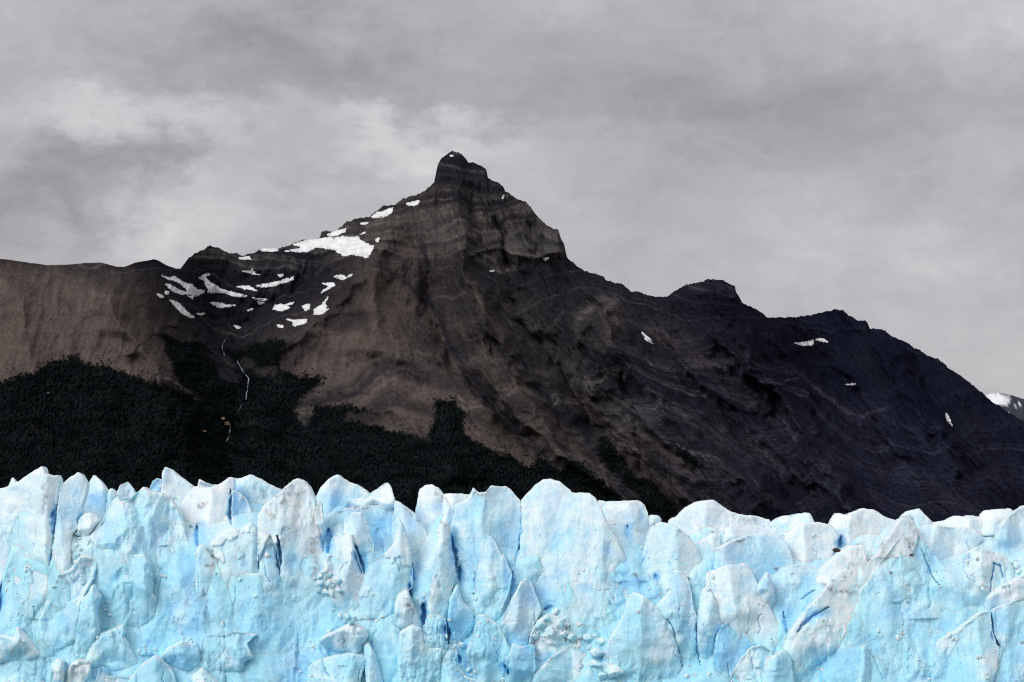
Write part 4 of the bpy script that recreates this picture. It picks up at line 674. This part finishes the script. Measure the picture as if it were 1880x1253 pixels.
# dirt carried on the ice: line, half width in pixels, strength
DIRT = [(1, [(245, 150), (250, 200), (235, 300)], 4, .6), (1, [(1105, 275), (1112, 262)], 4, .8), (1, [(1125, 275), (1142, 262)], 4, .8), (1, [(1155, 500), (1180, 525), (1185, 550), (1212, 578)], 4, 1.1), (1, [(1150, 600), (1178, 600)], 3, .8), (1, [(1120, 760), (1140, 740), (1150, 850), (1150, 900)], 3, .6), (1, [(1060, 830), (1130, 770)], 6, .35),
        (1, [(410, 540), (415, 595)], 4, .8), (1, [(420, 440), (440, 520)], 10, .25), (1, [(60, 1060), (90, 1080)], 12, .5), (1, [(0, 1130), (20, 1150)], 8, .5), (1, [(870, 880), (900, 830)], 5, .35), (1, [(1110, 150), (1215, 152)], 2, .7), (1, [(945, 228), (960, 235)], 3, .6), (1, [(465, 95), (475, 110)], 4, .4), (1, [(420, 1180), (440, 1230)], 8, .4),
        (2, [(150, 300), (180, 340), (225, 270), (250, 240)], 5, .7), (2, [(205, 210), (270, 170), (295, 160)], 3.5, .8), (2, [(200, 215), (350, 195)], 3, .5), (2, [(260, 390), (215, 470), (220, 640)], 4, .8), (2, [(410, 450), (415, 560), (425, 650)], 9, .75), (2, [(404, 300), (408, 400)], 4, .35), (2, [(640, 280), (765, 266)], 2, 1.1), (2, [(530, 330), (600, 284)], 2.5, .6), (2, [(125, 185), (130, 210)], 4, .7), (2, [(0, 200), (70, 285)], 3, .35),
        (2, [(940, 820), (980, 840)], 9, .8), (2, [(1130, 365), (1160, 362)], 4, .8), (2, [(1310, 200), (1350, 205), (1385, 180)], 6, .9), (2, [(1205, 620), (1208, 640)], 3, 1), (2, [(1090, 210), (1165, 245), (1180, 300)], 3.5, .5), (2, [(900, 270), (1000, 350)], 3, .7), (2, [(1110, 560), (1090, 700), (1060, 760)], 10, .3), (2, [(1285, 1140), (1310, 1120)], 8, .35), (2, [(610, 905), (650, 935)], 7, .4), (2, [(470, 1000), (560, 960)], 4, .3), (2, [(780, 500), (750, 540)], 8, .4), (2, [(1160, 370), (1190, 500)], 4, .25), (2, [(400, 1150), (420, 1180)], 6, .35),
        (3, [(1195, 520), (1260, 480), (1390, 440)], 2.2, .9), (3, [(840, 380), (850, 372)], 4, .9), (3, [(820, 790), (945, 740)], 3, .6), (3, [(1090, 870), (1092, 960)], 4, .5), (3, [(545, 246), (720, 242)], 4, .45), (3, [(640, 340), (700, 320)], 8, .25), (3, [(1330, 345), (1400, 355)], 6, .5), (3, [(1250, 912), (1290, 915)], 7, .4), (3, [(748, 655), (752, 665)], 4, .9), (3, [(360, 960), (390, 1010)], 12, .5), (3, [(170, 960), (160, 1000)], 6, .35), (3, [(430, 830), (450, 820)], 10, .2), (3, [(1100, 370), (1130, 430)], 4, .4), (3, [(340, 150), (360, 180)], 5, .25), (3, [(1190, 800), (1210, 830)], 5, .3),
        (4, [(565, 490), (620, 488), (640, 590), (668, 560), (672, 540)], 2, .8), (4, [(640, 570), (720, 510), (800, 400)], 14, .28), (4, [(850, 335), (885, 340), (890, 370)], 4, .85), (4, [(870, 460), (895, 470), (880, 490)], 5, .9), (4, [(885, 480), (893, 545)], 4, .7), (4, [(890, 380), (905, 420)], 7, .4), (4, [(400, 710), (460, 750), (510, 758), (570, 750)], 4.5, .75), (4, [(490, 760), (500, 860)], 16, .16), (4, [(450, 740), (560, 640)], 2, .4), (4, [(0, 340), (20, 350)], 5, .8), (4, [(1360, 360), (1500, 290)], 10, .3), (4, [(1350, 420), (1380, 400)], 5, .35), (4, [(1275, 500), (1400, 560)], 9, .22), (4, [(500, 660), (520, 658)], 2, .7), (4, [(1265, 730), (1310, 745)], 7, .4), (4, [(725, 510), (740, 500)], 3, .6), (4, [(1192, 640), (1195, 665)], 2, .6)]
DIRT = [(np.array(ref(k, p)), w, d) for k, p, w, d in DIRT]
# dense blue ice, with the blue shade of hollows painted in: x, y, half sizes in zoom units, strength
BLUE = [(1, 545, 250, 70, 55, .6), (1, 310, 330, 14, 80, .7), (1, 865, 165, 30, 30, .6), (1, 1320, 250, 30, 110, .7), (1, 1130, 420, 30, 60, .6), (1, 860, 480, 90, 90, .35), (1, 440, 330, 18, 40, .8), (1, 960, 830, 60, 40, .4), (1, 1060, 980, 70, 40, .5), (1, 840, 1040, 70, 30, .5), (1, 330, 1060, 40, 60, .4), (1, 600, 1190, 70, 25, .5), (1, 5, 800, 18, 100, .8), (1, 980, 1140, 60, 40, .5), (1, 640, 690, 25, 25, .4), (1, 390, 880, 60, 60, .3), (1, 760, 520, 20, 40, .4),
        (2, 20, 250, 50, 70, .5), (2, 540, 260, 70, 70, .6), (2, 495, 460, 30, 80, .9), (2, 790, 390, 70, 55, .7), (2, 770, 440, 40, 50, .5), (2, 690, 570, 30, 80, .85), (2, 960, 360, 60, 70, .45), (2, 1195, 500, 22, 110, .8), (2, 1235, 640, 18, 80, .7), (2, 1300, 560, 45, 120, .4), (2, 1470, 430, 80, 110, .35), (2, 1165, 980, 22, 80, .9), (2, 1230, 950, 70, 90, .4), (2, 1028, 870, 14, 70, 1), (2, 1228, 1125, 16, 28, .9), (2, 980, 680, 30, 90, .5), (2, 1505, 700, 25, 120, .6), (2, 310, 590, 60, 55, .4), (2, 160, 560, 40, 40, .35), (2, 30, 590, 50, 40, .4), (2, 800, 720, 130, 120, .22), (2, 200, 900, 250, 250, .22), (2, 690, 380, 40, 70, .3), (2, 1100, 280, 60, 30, .3), (2, 1490, 1170, 20, 30, .7),
        (3, 200, 760, 90, 70, .6), (3, 330, 660, 60, 60, .3), (3, 270, 830, 50, 25, .8), (3, 470, 740, 50, 30, .45), (3, 710, 420, 30, 60, .7), (3, 780, 320, 20, 40, .5), (3, 590, 510, 30, 45, .45), (3, 690, 680, 40, 120, .4), (3, 870, 670, 25, 30, .7), (3, 1240, 970, 50, 50, .6), (3, 1000, 930, 80, 60, .35), (3, 880, 1000, 120, 120, .15), (3, 1330, 560, 120, 70, .4), (3, 30, 620, 30, 80, .6), (3, 25, 1170, 25, 25, .8), (3, 110, 1000, 60, 80, .3), (3, 560, 1110, 30, 30, .5),
        (4, 90, 620, 100, 160, .4), (4, 205, 900, 40, 70, .6), (4, 500, 470, 22, 40, .7), (4, 370, 870, 70, 30, .8), (4, 300, 770, 50, 40, .5), (4, 820, 870, 110, 60, .4), (4, 480, 1130, 130, 60, .5), (4, 640, 1030, 70, 70, .4), (4, 700, 700, 90, 50, .3), (4, 1020, 560, 70, 60, .35), (4, 1450, 480, 80, 80, .4), (4, 1360, 900, 50, 110, .45), (4, 890, 980, 60, 50, .35), (4, 1080, 960, 80, 50, .35), (4, 1170, 780, 100, 40, .3), (4, 1480, 1060, 60, 100, .35), (4, 1410, 400, 40, 35, .4), (4, 1430, 1240, 60, 40, .5), (4, 950, 1240, 50, 25, .4), (4, 180, 390, 30, 20, .4), (4, 580, 1100, 60, 60, .3)]
BLUE = [(*ref(k, [(x, y)])[0], rx * ZOOM[k][2], ry * ZOOM[k][2], s) for k, x, y, rx, ry, s in BLUE]

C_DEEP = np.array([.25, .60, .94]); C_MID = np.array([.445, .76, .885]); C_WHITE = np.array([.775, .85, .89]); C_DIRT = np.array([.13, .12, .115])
def ice_skin(px, py, seed, w0=.5, flake=0.0, rough=.5):
    """fine relief towards the viewer in metres, grooves, and colour, for points of the ice"""
    jx = 5 * perlin(px / 30, py / 30, 601) + 2.5 * perlin(px / 9, py / 9, 603); jy = 5 * perlin(px / 30, py / 30, 602) + 2.5 * perlin(px / 9, py / 9, 604)
    x, y = px + jx, py + jy
    u, v = px * MPP, py * MPP
    ru = np.clip(.28 + 1.5 * fbm(u / 13 + seed, v / 13, 605, 4) + .9 * (rough - .5) + .25 * sstep(120, 280, py - np.interp(px, np.arange(2600) - 300, TOPS)), .12, 1.25)   # smooth melt or crumbled
    wu, wv = u + .15 * perlin(u / 3, v / 3, 606), v + .15 * perlin(u / 3, v / 3, 607)
    crumb = shards(wu / 2.6, wv / 3.8 + seed, 626, 1.6, 1.0)
    rel = 0.22 * fbm(u / 10 + seed * 3.1, v / 16, 611, 4, .5) + .14 * sstep(-.1, .5, fbm(u / 16, v / 14, 613 + int(seed), 3)) * fbm(u / 3.0 + .5 * perlin(u / 7, v / 9, 614), v / 15, 612 + int(seed), 4, .55, True) + ru * .55 * crumb + ru * ru * .30 * shards(wu / 1.15, wv / 1.5 + seed, 646, 1.6, 1.0) + .05 * fbm(u / .8, v / .8, 633, 2)
    def flakes(fx, fy, sc, sd):                                    # plates broken off along steep edges
        w3 = fbm(u / fx + .4 * perlin(u / 3, v / 3, sd + 9) * 2 / fx, v / fy, sd, 4, .5) * sc; fr = w3 - np.floor(w3); return np.floor(w3) + sstep(.40, .52, fr)
    rel = rel + (.10 + .6 * ru) * (.45 * flakes(7.0, 19.0, 3.2, 660 + int(seed * 7) % 50) + .28 * flakes(3.2, 7.5, 3.0, 720 + int(seed * 11) % 50))
    crust = fbm(u / 8 + 5.1 * seed, v / 11, 641, 6, .6)            # weathered crust, flaked off in places
    hgt = py - np.interp(px, np.arange(2600) - 300, TOPS)
    q = 1.1 * crust + .22 * ru * np.clip(crumb, -1, 1) + 0.9 * (w0 - .5) + 0.25 * sstep(160, 0, hgt) - 0.20 * sstep(60, 330, hgt)
    wht = .75 * sstep(-.6, .6, q) + .25 * sstep(-.02, .09, q + .55 * fbm(u / 3.2, v / 4.2, 645, 5, .6))
    if flake:
        edge = sstep(-.03, .04, crust + .5 * (0.62 - flake) - .75 * sstep(20, 110, hgt - 60 * flake) + .3 + .25 * fbm(u / 2.5, v / 3, 646, 3)); wht = wht * .55 + .45 * edge; rel = rel + .4 * edge
    rel = rel + .35 * wht
    blue = np.zeros(px.shape)
    for bx_, by_, rx, ry, s in BLUE:
        if bx_ + 3 * rx < px.min() or bx_ - 3 * rx > px.max() or by_ + 3 * ry < py.min() or by_ - 3 * ry > py.max(): continue
        e = ((x - bx_) / rx) ** 2 + ((y - by_) / ry) ** 2
        blue = np.maximum(blue, s * np.exp(-.9 * e))
    blue = np.maximum(blue, 0.6 * sstep(.04, .5, fbm(u / 11 + 2.2 * seed, v / 17, 651, 5)) * sstep(.95, .2, w0))
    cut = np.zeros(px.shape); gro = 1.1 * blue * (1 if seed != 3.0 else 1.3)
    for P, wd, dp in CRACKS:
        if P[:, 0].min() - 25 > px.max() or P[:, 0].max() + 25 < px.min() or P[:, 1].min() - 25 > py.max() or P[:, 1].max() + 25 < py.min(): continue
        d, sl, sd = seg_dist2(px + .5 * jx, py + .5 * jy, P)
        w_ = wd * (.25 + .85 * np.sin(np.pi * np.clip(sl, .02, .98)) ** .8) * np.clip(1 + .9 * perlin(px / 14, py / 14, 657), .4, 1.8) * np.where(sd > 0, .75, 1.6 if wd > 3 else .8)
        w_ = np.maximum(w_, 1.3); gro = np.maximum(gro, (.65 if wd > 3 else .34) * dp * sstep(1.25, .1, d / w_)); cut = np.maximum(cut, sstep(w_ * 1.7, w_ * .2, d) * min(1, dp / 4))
    dirt = np.zeros(px.shape)
    for P, wd, s in DIRT:
        if P[:, 0].min() - 40 > px.max() or P[:, 0].max() + 40 < px.min() or P[:, 1].min() - 40 > py.max() or P[:, 1].max() + 40 < py.min(): continue
        d = seg_dist(x, y, P); dirt = np.maximum(dirt, s * np.exp(-(d / wd) ** 2) * np.clip(.7 + 1.6 * fbm(px / 6, py / 9, 661, 4), 0, 1.3))
    dirt = np.maximum(dirt, .05 * sstep(.18, .55, fbm(u / 6, v / 15, 665, 5)) * sstep(140, 20, hgt) * w0)
    mid = C_MID + (np.array([.365, .72, .875]) - C_MID) * sstep(50, 300, hgt)[:, None]
    c = mid + (C_WHITE - mid) * (wht[:, None] * (.35 + .7 * w0))
    lay = np.clip(fbm(u / 14 + v / 60, v / 1.7 + 2.5 * perlin(u / 20, v / 20, 671), 672, 4) * 1.6, -1, 1)[:, None]       # faint layering
    c = c * (1 + .10 * lay * np.array([1.3, .7, .3]))
    c = c * (1 + .20 * fbm(u / 2.2, v / 3.2, 676, 4)[:, None] * np.array([1.3, .6, .25]))
    c = c + (C_DEEP - c) * np.clip(blue * 1.15, 0, .96)[:, None]
    c = c + (C_DEEP - c) * (cut * .72)[:, None]  # crack colour also carries the deep blue shade of the grooves
    tint = fbm(u / 25, v / 18, 681, 3)[:, None]
    c = c * (1 + .10 * tint * np.array([1, .25, -.25]))
    c = c + (C_DIRT - c) * np.clip(dirt * .8, 0, .88)[:, None]
    return rel, gro, np.clip(c, .02, .92)

def glacier_surface(px, py):
    rel, gro, c = ice_skin(px, py, 3.0, .40, 0, .62)
    u, v = px * MPP, py * MPP
    wu, wv = u + .5 * perlin(u / 9, v / 9, 700), v + .5 * perlin(u / 9, v / 9, 701)
    bigr = 3.2 * shards(wu / 13, wv / 20, 702, 1.5, .9) + 1.5 * shards(wu / 5.5, wv / 8, 722, 1.5, .9) + .8 * fbm(u / 10, v / 14, 705, 4)
    low = np.clip((py - np.interp(px, np.arange(2600) - 300, TOPS)) / 60, .15, 1)
    return base_depth(px, py) + 1.4 - bigr * low - rel * 1.1 + gro, c
# body of the glacier: broken wall below and behind the seracs
gx = np.arange(-240, 2121, 2.2); rows = 235
gt = TOPS[np.clip((gx + 300).astype(int), 0, 2599)] + 14
sv = np.concatenate([np.linspace(0, 1, 175), 1 + np.linspace(.01, 1, 60)])
GPX = np.repeat(gx[None], rows, 0); b0 = 1275.0; b1_ = 1470.0
GPY = np.where(sv[:, None] <= 1, gt[None] + sv[:, None] * (b0 - gt[None]), b0 + (sv[:, None] - 1) * (b1_ - b0))
f = lambda a: a.ravel()
GY, c = glacier_surface(f(GPX), f(GPY))
glacier_v = np.stack(at(f(GPX), f(GPY), GY), -1)
top_row = glacier_v[:len(gx)]
bk = np.concatenate([np.stack([top_row[:, 0] * (1 + .02 * k), top_row[:, 1] + 9.0 * k ** 1.5, top_row[:, 2] * 0 + 44 + 2.5 * perlin(top_row[:, 0] / 14, top_row[:, 1] / 14 + k, 711)], -1) for k in range(12, 0, -1)])
cb = np.tile(C_WHITE, (len(bk), 1))
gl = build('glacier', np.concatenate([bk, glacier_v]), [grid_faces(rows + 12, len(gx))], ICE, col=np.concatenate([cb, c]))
tag(gl, kind='structure')

LAY = {'far': 16.0, 'back': 8.0, 'mid': 0.0, 'mid2': -2.4, 'front': -3.6, 'front2': -2.2}
GROUP = 'seracs along the glacier front'
for n, (k, pts, layer, op, lab) in enumerate(PIECES):
    r = np.random.default_rng(900 + n); h = 1.65
    P = chaikin(ref(k, pts), 2 if op.get('R', .5) > 1.9 else 1, .10)
    x0, y0 = P.min(0) - 5; x1, y1 = P.max(0) + 5; y1 = min(y1, 1300)
    gx_, gy_ = np.meshgrid(np.arange(x0, x1 + h, h), np.arange(y0, y1 + h, h))
    d = sdf(gx_, gy_, P) + 1.1 * perlin(gx_ / 14, gy_ / 20, 800 + n) + .7 * perlin(gx_ / 5.5, gy_ / 7, 801 + n)
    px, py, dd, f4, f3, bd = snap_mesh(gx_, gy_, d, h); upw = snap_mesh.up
    cx, cy = P.mean(0); w_px = P[:, 0].max() - P[:, 0].min(); h_px = P[:, 1].max() - P[:, 1].min(); ymin = P[:, 1].min(); ymax = min(P[:, 1].max(), 1320)
    u = (px - cx) * MPP; v = (cy - py) * MPP; wm, hm = w_px * MPP, h_px * MPP
    Rm = min(op.get('R', .38), .25 * min(wm, hm)); dm = dd * MPP
    q = np.clip(dm / Rm, 0, 1); rim = Rm * (np.sqrt(1 - (1 - q) ** 2) - 1)
    fa = op.get('facet', .7); rx = ((op['ridge'] - .5) * wm + (P[:, 0].min() + P[:, 0].max() - 2 * cx) / 2 * MPP) if 'ridge' in op else (P[P[:, 1].argmin(), 0] - cx) * MPP
    sl, sr = r.uniform(.25, .55), r.uniform(.55, 1.1); bend = r.uniform(-.12, .12)
    uu = u - rx - bend * v + .9 * perlin(u / 6, v / 6, 850 + n)
    soft = np.sqrt(uu * uu + .12)
    form = -np.where(uu < 0, sl, sr) * (soft - .35) * min(1, 16 / wm)
    form = -6.5 * (1 - np.exp(form / 6.5))
    topz = (cy - ymin) * MPP
    form = form - .9 * np.clip(v - (topz - .22 * hm) + 1.2 * perlin(u / 5, v * 0, 870 + n), 0, 50) ** 1.1 * min(1, 9 / hm) * .35
    wu, wv = u + .35 * perlin(u / 6, v / 6, 880 + n), v + .35 * perlin(u / 6, v / 6, 879 + n)
    bl = fa * (2.2 * shards(wu / 8.0 + .31 * n, wv / 15, 881 + n, 1.6, .8) + .8 * shards(wu / 3.6, wv / 6 + .17 * n, 905 + n, 1.5, .9))
    rel, gro, c = ice_skin(px, py, n * 1.37, op.get('w', .6), op.get('flake', 0), min(1.1, op.get('facet', .7) * .75))
    # bright rim light painted into the colour of edges facing the sky
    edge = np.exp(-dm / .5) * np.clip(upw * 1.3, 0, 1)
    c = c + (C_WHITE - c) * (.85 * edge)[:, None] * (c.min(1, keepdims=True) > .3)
    sk_ = op.get('sink', .7 if k in (5, 6) else .55)
    yc = np.clip((py + 10 * perlin(px / 25, py / 25, 840) - (ymax - sk_ * h_px)) / (sk_ * h_px), 0, 1); sink = yc * yc * (3 - 2 * yc)
    if ymax > 1275 or layer == 'far': sink = sink * 0
    inset = rim * (1 - sink)
    amp = np.clip(q * 1.3, .12, 1)
    front = wall_plane(np.float64(cy)) + LAY[layer] - .43 * (py - cy) * MPP
    Y = front - (inset + form + bl * amp + rel * amp) + gro * np.clip(q, .3, 1)
    Yb, c_b = glacier_surface(px, py)
    Y = Y + (Yb + .35 * sstep(.8, 1, sink) + 1.1 * (1 - np.clip(dm / .9, 0, 1)) - Y) * sink; c = c + (c_b - c) * sstep(.35, 1, sink)[:, None]
    V = np.stack(at(px, py, Y), -1); nv = len(V)
    ring = np.unique(bd); nr = len(ring); mp = -np.ones(nv, int); mp[ring] = nv + np.arange(nr)
    cen = V.mean(0); thick = np.clip(.55 * min(wm, hm), 2.5, 9)
    A0 = V[ring]; B = A0 + np.array([0, thick * .5, 0]); B2 = B + (cen + np.array([0, thick, 0]) - B) * np.array([.14, .6, .10]) + np.array([0, thick * .5, 0])
    m1 = mp + nr; m2 = mp + 2 * nr; ctr = nv + 3 * nr
    a_, b_ = bd[:, 0], bd[:, 1]
    s1 = np.stack([mp[b_], mp[a_], m1[a_], m1[b_]], 1); s2 = np.stack([m1[b_], m1[a_], m2[a_], m2[b_]], 1); cap = np.stack([m2[b_], m2[a_], np.full(len(a_), ctr)], 1)
    Vall = np.concatenate([V, A0, B, B2, [B2.mean(0) + np.array([0, .5, 0])]])
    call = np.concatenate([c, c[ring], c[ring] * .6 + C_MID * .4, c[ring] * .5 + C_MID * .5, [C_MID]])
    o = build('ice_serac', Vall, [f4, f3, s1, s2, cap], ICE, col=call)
    tag(o, lab, 'ice serac', GROUP)

# ------------------------------------------------------------------ fallen blocks of ice
import bmesh
def block_mesh(seed):
    bm = bmesh.new(); bmesh.ops.create_icosphere(bm, subdivisions=4, radius=1.0)
    V = np.array([v.co[:] for v in bm.verts]); r = np.random.default_rng(seed)
    N = r.normal(size=(8, 3)); N /= np.linalg.norm(N, axis=1, keepdims=True); off = r.uniform(.35, .62, 8)
    D_ = V @ N.T; s = np.min(np.where(D_ > .05, off[None] / np.maximum(D_, .05), 9), 1); s = np.minimum(s, 1.0)
    V = V * s[:, None] * np.array([1, .85, .8]) ; V = V * (1 + .02 * perlin(V[:, 0] * 3 + seed, V[:, 2] * 3 + V[:, 1] * 2, 950)[:, None])
    F = np.array([[v.index for v in f.verts] for f in bm.faces]); bm.free()
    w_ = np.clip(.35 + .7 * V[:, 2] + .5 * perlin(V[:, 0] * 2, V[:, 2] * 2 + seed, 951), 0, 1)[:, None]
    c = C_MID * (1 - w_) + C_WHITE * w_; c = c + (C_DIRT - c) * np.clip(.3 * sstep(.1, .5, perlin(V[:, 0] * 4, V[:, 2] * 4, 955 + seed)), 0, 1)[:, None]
    return V, F, c
BM = []
for s in range(5):
    V, F, c = block_mesh(s + 20); o = build('ice_block', V, [F], ICE, col=c, smooth=False); BM.append(o.data); bpy.data.objects.remove(o)
HEAPS = [
    ('ice block at the foot of the great dome', 'tumbled ice blocks below the great dome', 3, [(300, 865, 28), (250, 900, 32), (212, 940, 36), (332, 930, 36), (282, 980, 42), (350, 990, 30), (480, 1010, 40), (522, 998, 20), (553, 1030, 32), (540, 1090, 44), (490, 1065, 18), (515, 1150, 40), (582, 1170, 22), (622, 1200, 50), (400, 1005, 30), (365, 940, 22), (440, 1000, 20), (560, 1225, 30), (190, 1000, 22)], 'front'),
    ('white ice block beside the dirty dome', 'crumbled ice blocks beside the dirty dome', 2, [(440, 660, 22), (470, 640, 26), (500, 650, 22), (450, 700, 26), (490, 700, 30), (515, 715, 20), (440, 745, 24), (475, 750, 30), (510, 760, 24), (545, 690, 24), (555, 740, 22), (420, 680, 15), (520, 850, 14), (560, 880, 22), (600, 890, 26), (620, 920, 22), (640, 895, 16), (585, 915, 16)], 'front'),
    ('ice block below the slender ice finger', 'ice blocks on the ledge below the finger', 7, [(400, 655, 22), (500, 870, 34), (440, 885, 26), (560, 1085, 32), (620, 1100, 30), (590, 1130, 26), (180, 440, 26), (180, 490, 22), (600, 415, 26), (630, 470, 22), (180, 710, 16), (870, 1180, 36)], 'front2'),
    ('ice block near the forked blue crack', 'ice blocks near the forked crack', 4, [(1290, 735, 20), (1310, 715, 14), (1450, 590, 18), (1478, 610, 26), (1490, 640, 20), (1470, 575, 14), (1400, 720, 16), (1270, 720, 12), (1315, 1230, 14), (1340, 940, 9)], 'mid2'),
    ('crusty ice block under the twin topped fin', 'ice blocks under the twin topped fin', 1, [(430, 425, 20), (440, 455, 18), (425, 490, 20), (445, 515, 20), (430, 545, 22), (415, 580, 16), (330, 660, 16), (315, 690, 14), (300, 720, 14), (460, 700, 18), (590, 850, 18), (610, 880, 16)], 'mid2')]
def ice_hit(px, py):
    """where the line of sight at a picture position meets the ice, and which way the ice faces there"""
    o = Vector((0, 0, CAM_Z)); d = (Vector([float(q) for q in at(px, py, 500.0)]) - o).normalized()
    ok, loc, nor, idx, ob, mat = SC.ray_cast(DG, o, d)
    return (loc, nor) if ok and loc.y < 640 else (None, None)
bpy.context.view_layer.update(); DG = bpy.context.evaluated_depsgraph_get()
# small broken ice lying on ledges and in the clefts: nobody could count it
r_ = np.random.default_rng(57); VR, FR, CR = [], [], []; nvr = 0
bm_ = bmesh.new(); bmesh.ops.create_icosphere(bm_, subdivisions=1, radius=1.0); IV = np.array([v.co[:] for v in bm_.verts]); IF = np.array([[v.index for v in f.verts] for f in bm_.faces]); bm_.free()
cxs, cys = r_.uniform(-20, 1900, 30000), r_.uniform(960, 1253, 30000)
dens = sstep(.02, .35, fbm(cxs / 45, cys / 32, 58, 4)) * (.25 + .75 * sstep(980, 1120, cys))
for px, py, dn in zip(cxs, cys, dens):
    if r_.random() > dn: continue
    loc, nor = ice_hit(px, py)
    if loc is None or nor.z < .38 or r_.random() > (nor.z - .25) * 1.1: continue
    rad = .16 + .5 * r_.random() ** 3; k = r_.uniform(.55, 1.15, (len(IV), 1)); S3 = r_.uniform(.7, 1.3, 3) * rad
    VR.append(IV * k * S3 + np.array(loc) + np.array([0, -.05, .15 * rad])); FR.append(IF + nvr); nvr += len(IV)
    w_ = r_.uniform(.35, 1); CR.append(np.tile(C_MID * (1 - w_) + C_WHITE * w_, (len(IV), 1)) * (1 if r_.random() > .06 else .45))
tag(build('ice_rubble', np.concatenate(VR), [np.concatenate(FR)], ICE, col=np.concatenate(CR), smooth=False), kind='stuff'); print('rubble', len(VR))
rr = np.random.default_rng(31); cnt = 0
for lab, grp, k, items, layer in HEAPS:
    order = sorted(range(len(items)), key=lambda i: items[i][1]); place = {i: j for j, i in enumerate(order)}
    sizes = sorted(range(len(items)), key=lambda i: -items[i][2])
    for i, (zx, zy, zr) in enumerate(items):
        (px, py), = ref(k, [(zx, zy)]); rad = zr * ZOOM[k][2] * MPP * 1.2
        Y = float(wall_plane(np.float64(py))) + LAY[layer] - 2.4 + rad * rr.uniform(-.3, .5)
        loc, nor = ice_hit(px, py)
        if loc is not None: Y = loc.y - .25 * rad
        o = bpy.data.objects.new('ice_block', BM[cnt % 5]); COL.objects.link(o); cnt += 1
        o.location = [float(q) for q in at(px, py, Y)]
        o.rotation_euler = (rr.uniform(-.6, .6), rr.uniform(-.6, .6), rr.uniform(0, 6.28)); o.scale = (rad * rr.uniform(.9, 1.25), rad, rad * rr.uniform(.75, 1.1))
        ordn = ['topmost', 'second highest', 'third highest', 'fourth highest', 'fifth highest', 'sixth highest', 'seventh highest', 'eighth highest', 'ninth highest', 'tenth highest', 'eleventh highest', 'twelfth highest', 'thirteenth highest', 'fourteenth highest', 'fifteenth highest', 'sixteenth highest', 'seventeenth highest', 'eighteenth highest', 'lowest']
        w_ord = 'lowest' if place[i] == len(items) - 1 else ordn[place[i]]
        size = ('large' if i in sizes[:len(items) // 3] else 'small' if i in sizes[-(len(items) // 3):] else 'middling')
        tag(o, '%s %s, %s of its heap' % (size, lab, w_ord), 'ice block', grp)
# stones and tan outcrops
def stone(px, py, rad, Y, lab, mat=STONE, tone=(.05, .047, .045), cat='stone', name='stone'):
    V, F, c = block_mesh(int(px) % 97); c = np.array(tone) * (1 + .4 * perlin(V[:, 0] * 3, V[:, 2] * 3, 980)[:, None])
    o = build(name, V * rad * np.array([1.3, 1, .75]), [F], mat, col=c); o.location = [float(q) for q in at(px, py, Y)]; tag(o, lab, cat)
(px, py), = ref(4, [(470, 516)]); stone(px, py, 1.0, 534.0, 'dark stone lying on white ice beside a blue notch')
(px, py), = ref(4, [(892, 543)]); stone(px, py, .6, 528.0, 'tiny dark stone at the end of the dirt streak below the blackened knob')
for (zx, zy, rad, lab) in [(1165, 938, 9, 'pale tan rock outcrop at the head of the waterfall in the forest'), (1183, 965, 9, 'grey rock outcrop just beneath the pale tan one by the waterfall'), (1066, 1003, 6, 'small pale tan rock patch alone in the dark forest'), (258, 803, 5, 'tiny brown rock patch high in the dark forest')]:
    (px, py), = ref(11, [(zx, zy)]); Y = float(depth(np.array([px]), np.array([py]))[0]) - 12
    tone = (.34, .24, .14) if 'tan' in lab else (.07, .07, .075) if 'grey' in lab else (.14, .10, .08)
    stone(px, py, rad, Y, lab, ROCK, tone, 'rock', 'rock_outcrop')

# ------------------------------------------------------------------ ground beyond and lake in front
def sheet(name, x0, x1, y0, y1, z, mat, color, n=24):
    X, Yy = np.meshgrid(np.linspace(x0, x1, n), np.linspace(y1, y0, n)); V = np.stack([X, Yy, X * 0 + z], -1).reshape(-1, 3)
    tag(build(name, V, [grid_faces(n, n)], mat, col=np.tile(color, (len(V), 1))), kind='structure')
sheet('lake', -30000, 30000, -20000, 900, 0.0, WATER, (.16, .24, .25))
sheet('ground', -30000, 30000, 905, 40000, -2.0, ROCK, (.06, .055, .05))
X, Yy = np.meshgrid(np.linspace(-420, 420, 160), np.concatenate([np.linspace(4300, 900, 30), np.linspace(890, 640, 40)])); X = X * (.6 + Yy / 900)
Zg = 40 + 3 * fbm(X / 40, Yy / 40, 990, 4) + 2 * fbm(X / 12, Yy / 12, 991, 3, .5, True)
tag(build('glacier_plain', np.stack([X, Yy, Zg], -1).reshape(-1, 3), [grid_faces(70, 160)], ICE, col=np.tile(C_WHITE * .95, (X.size, 1))), kind='structure')
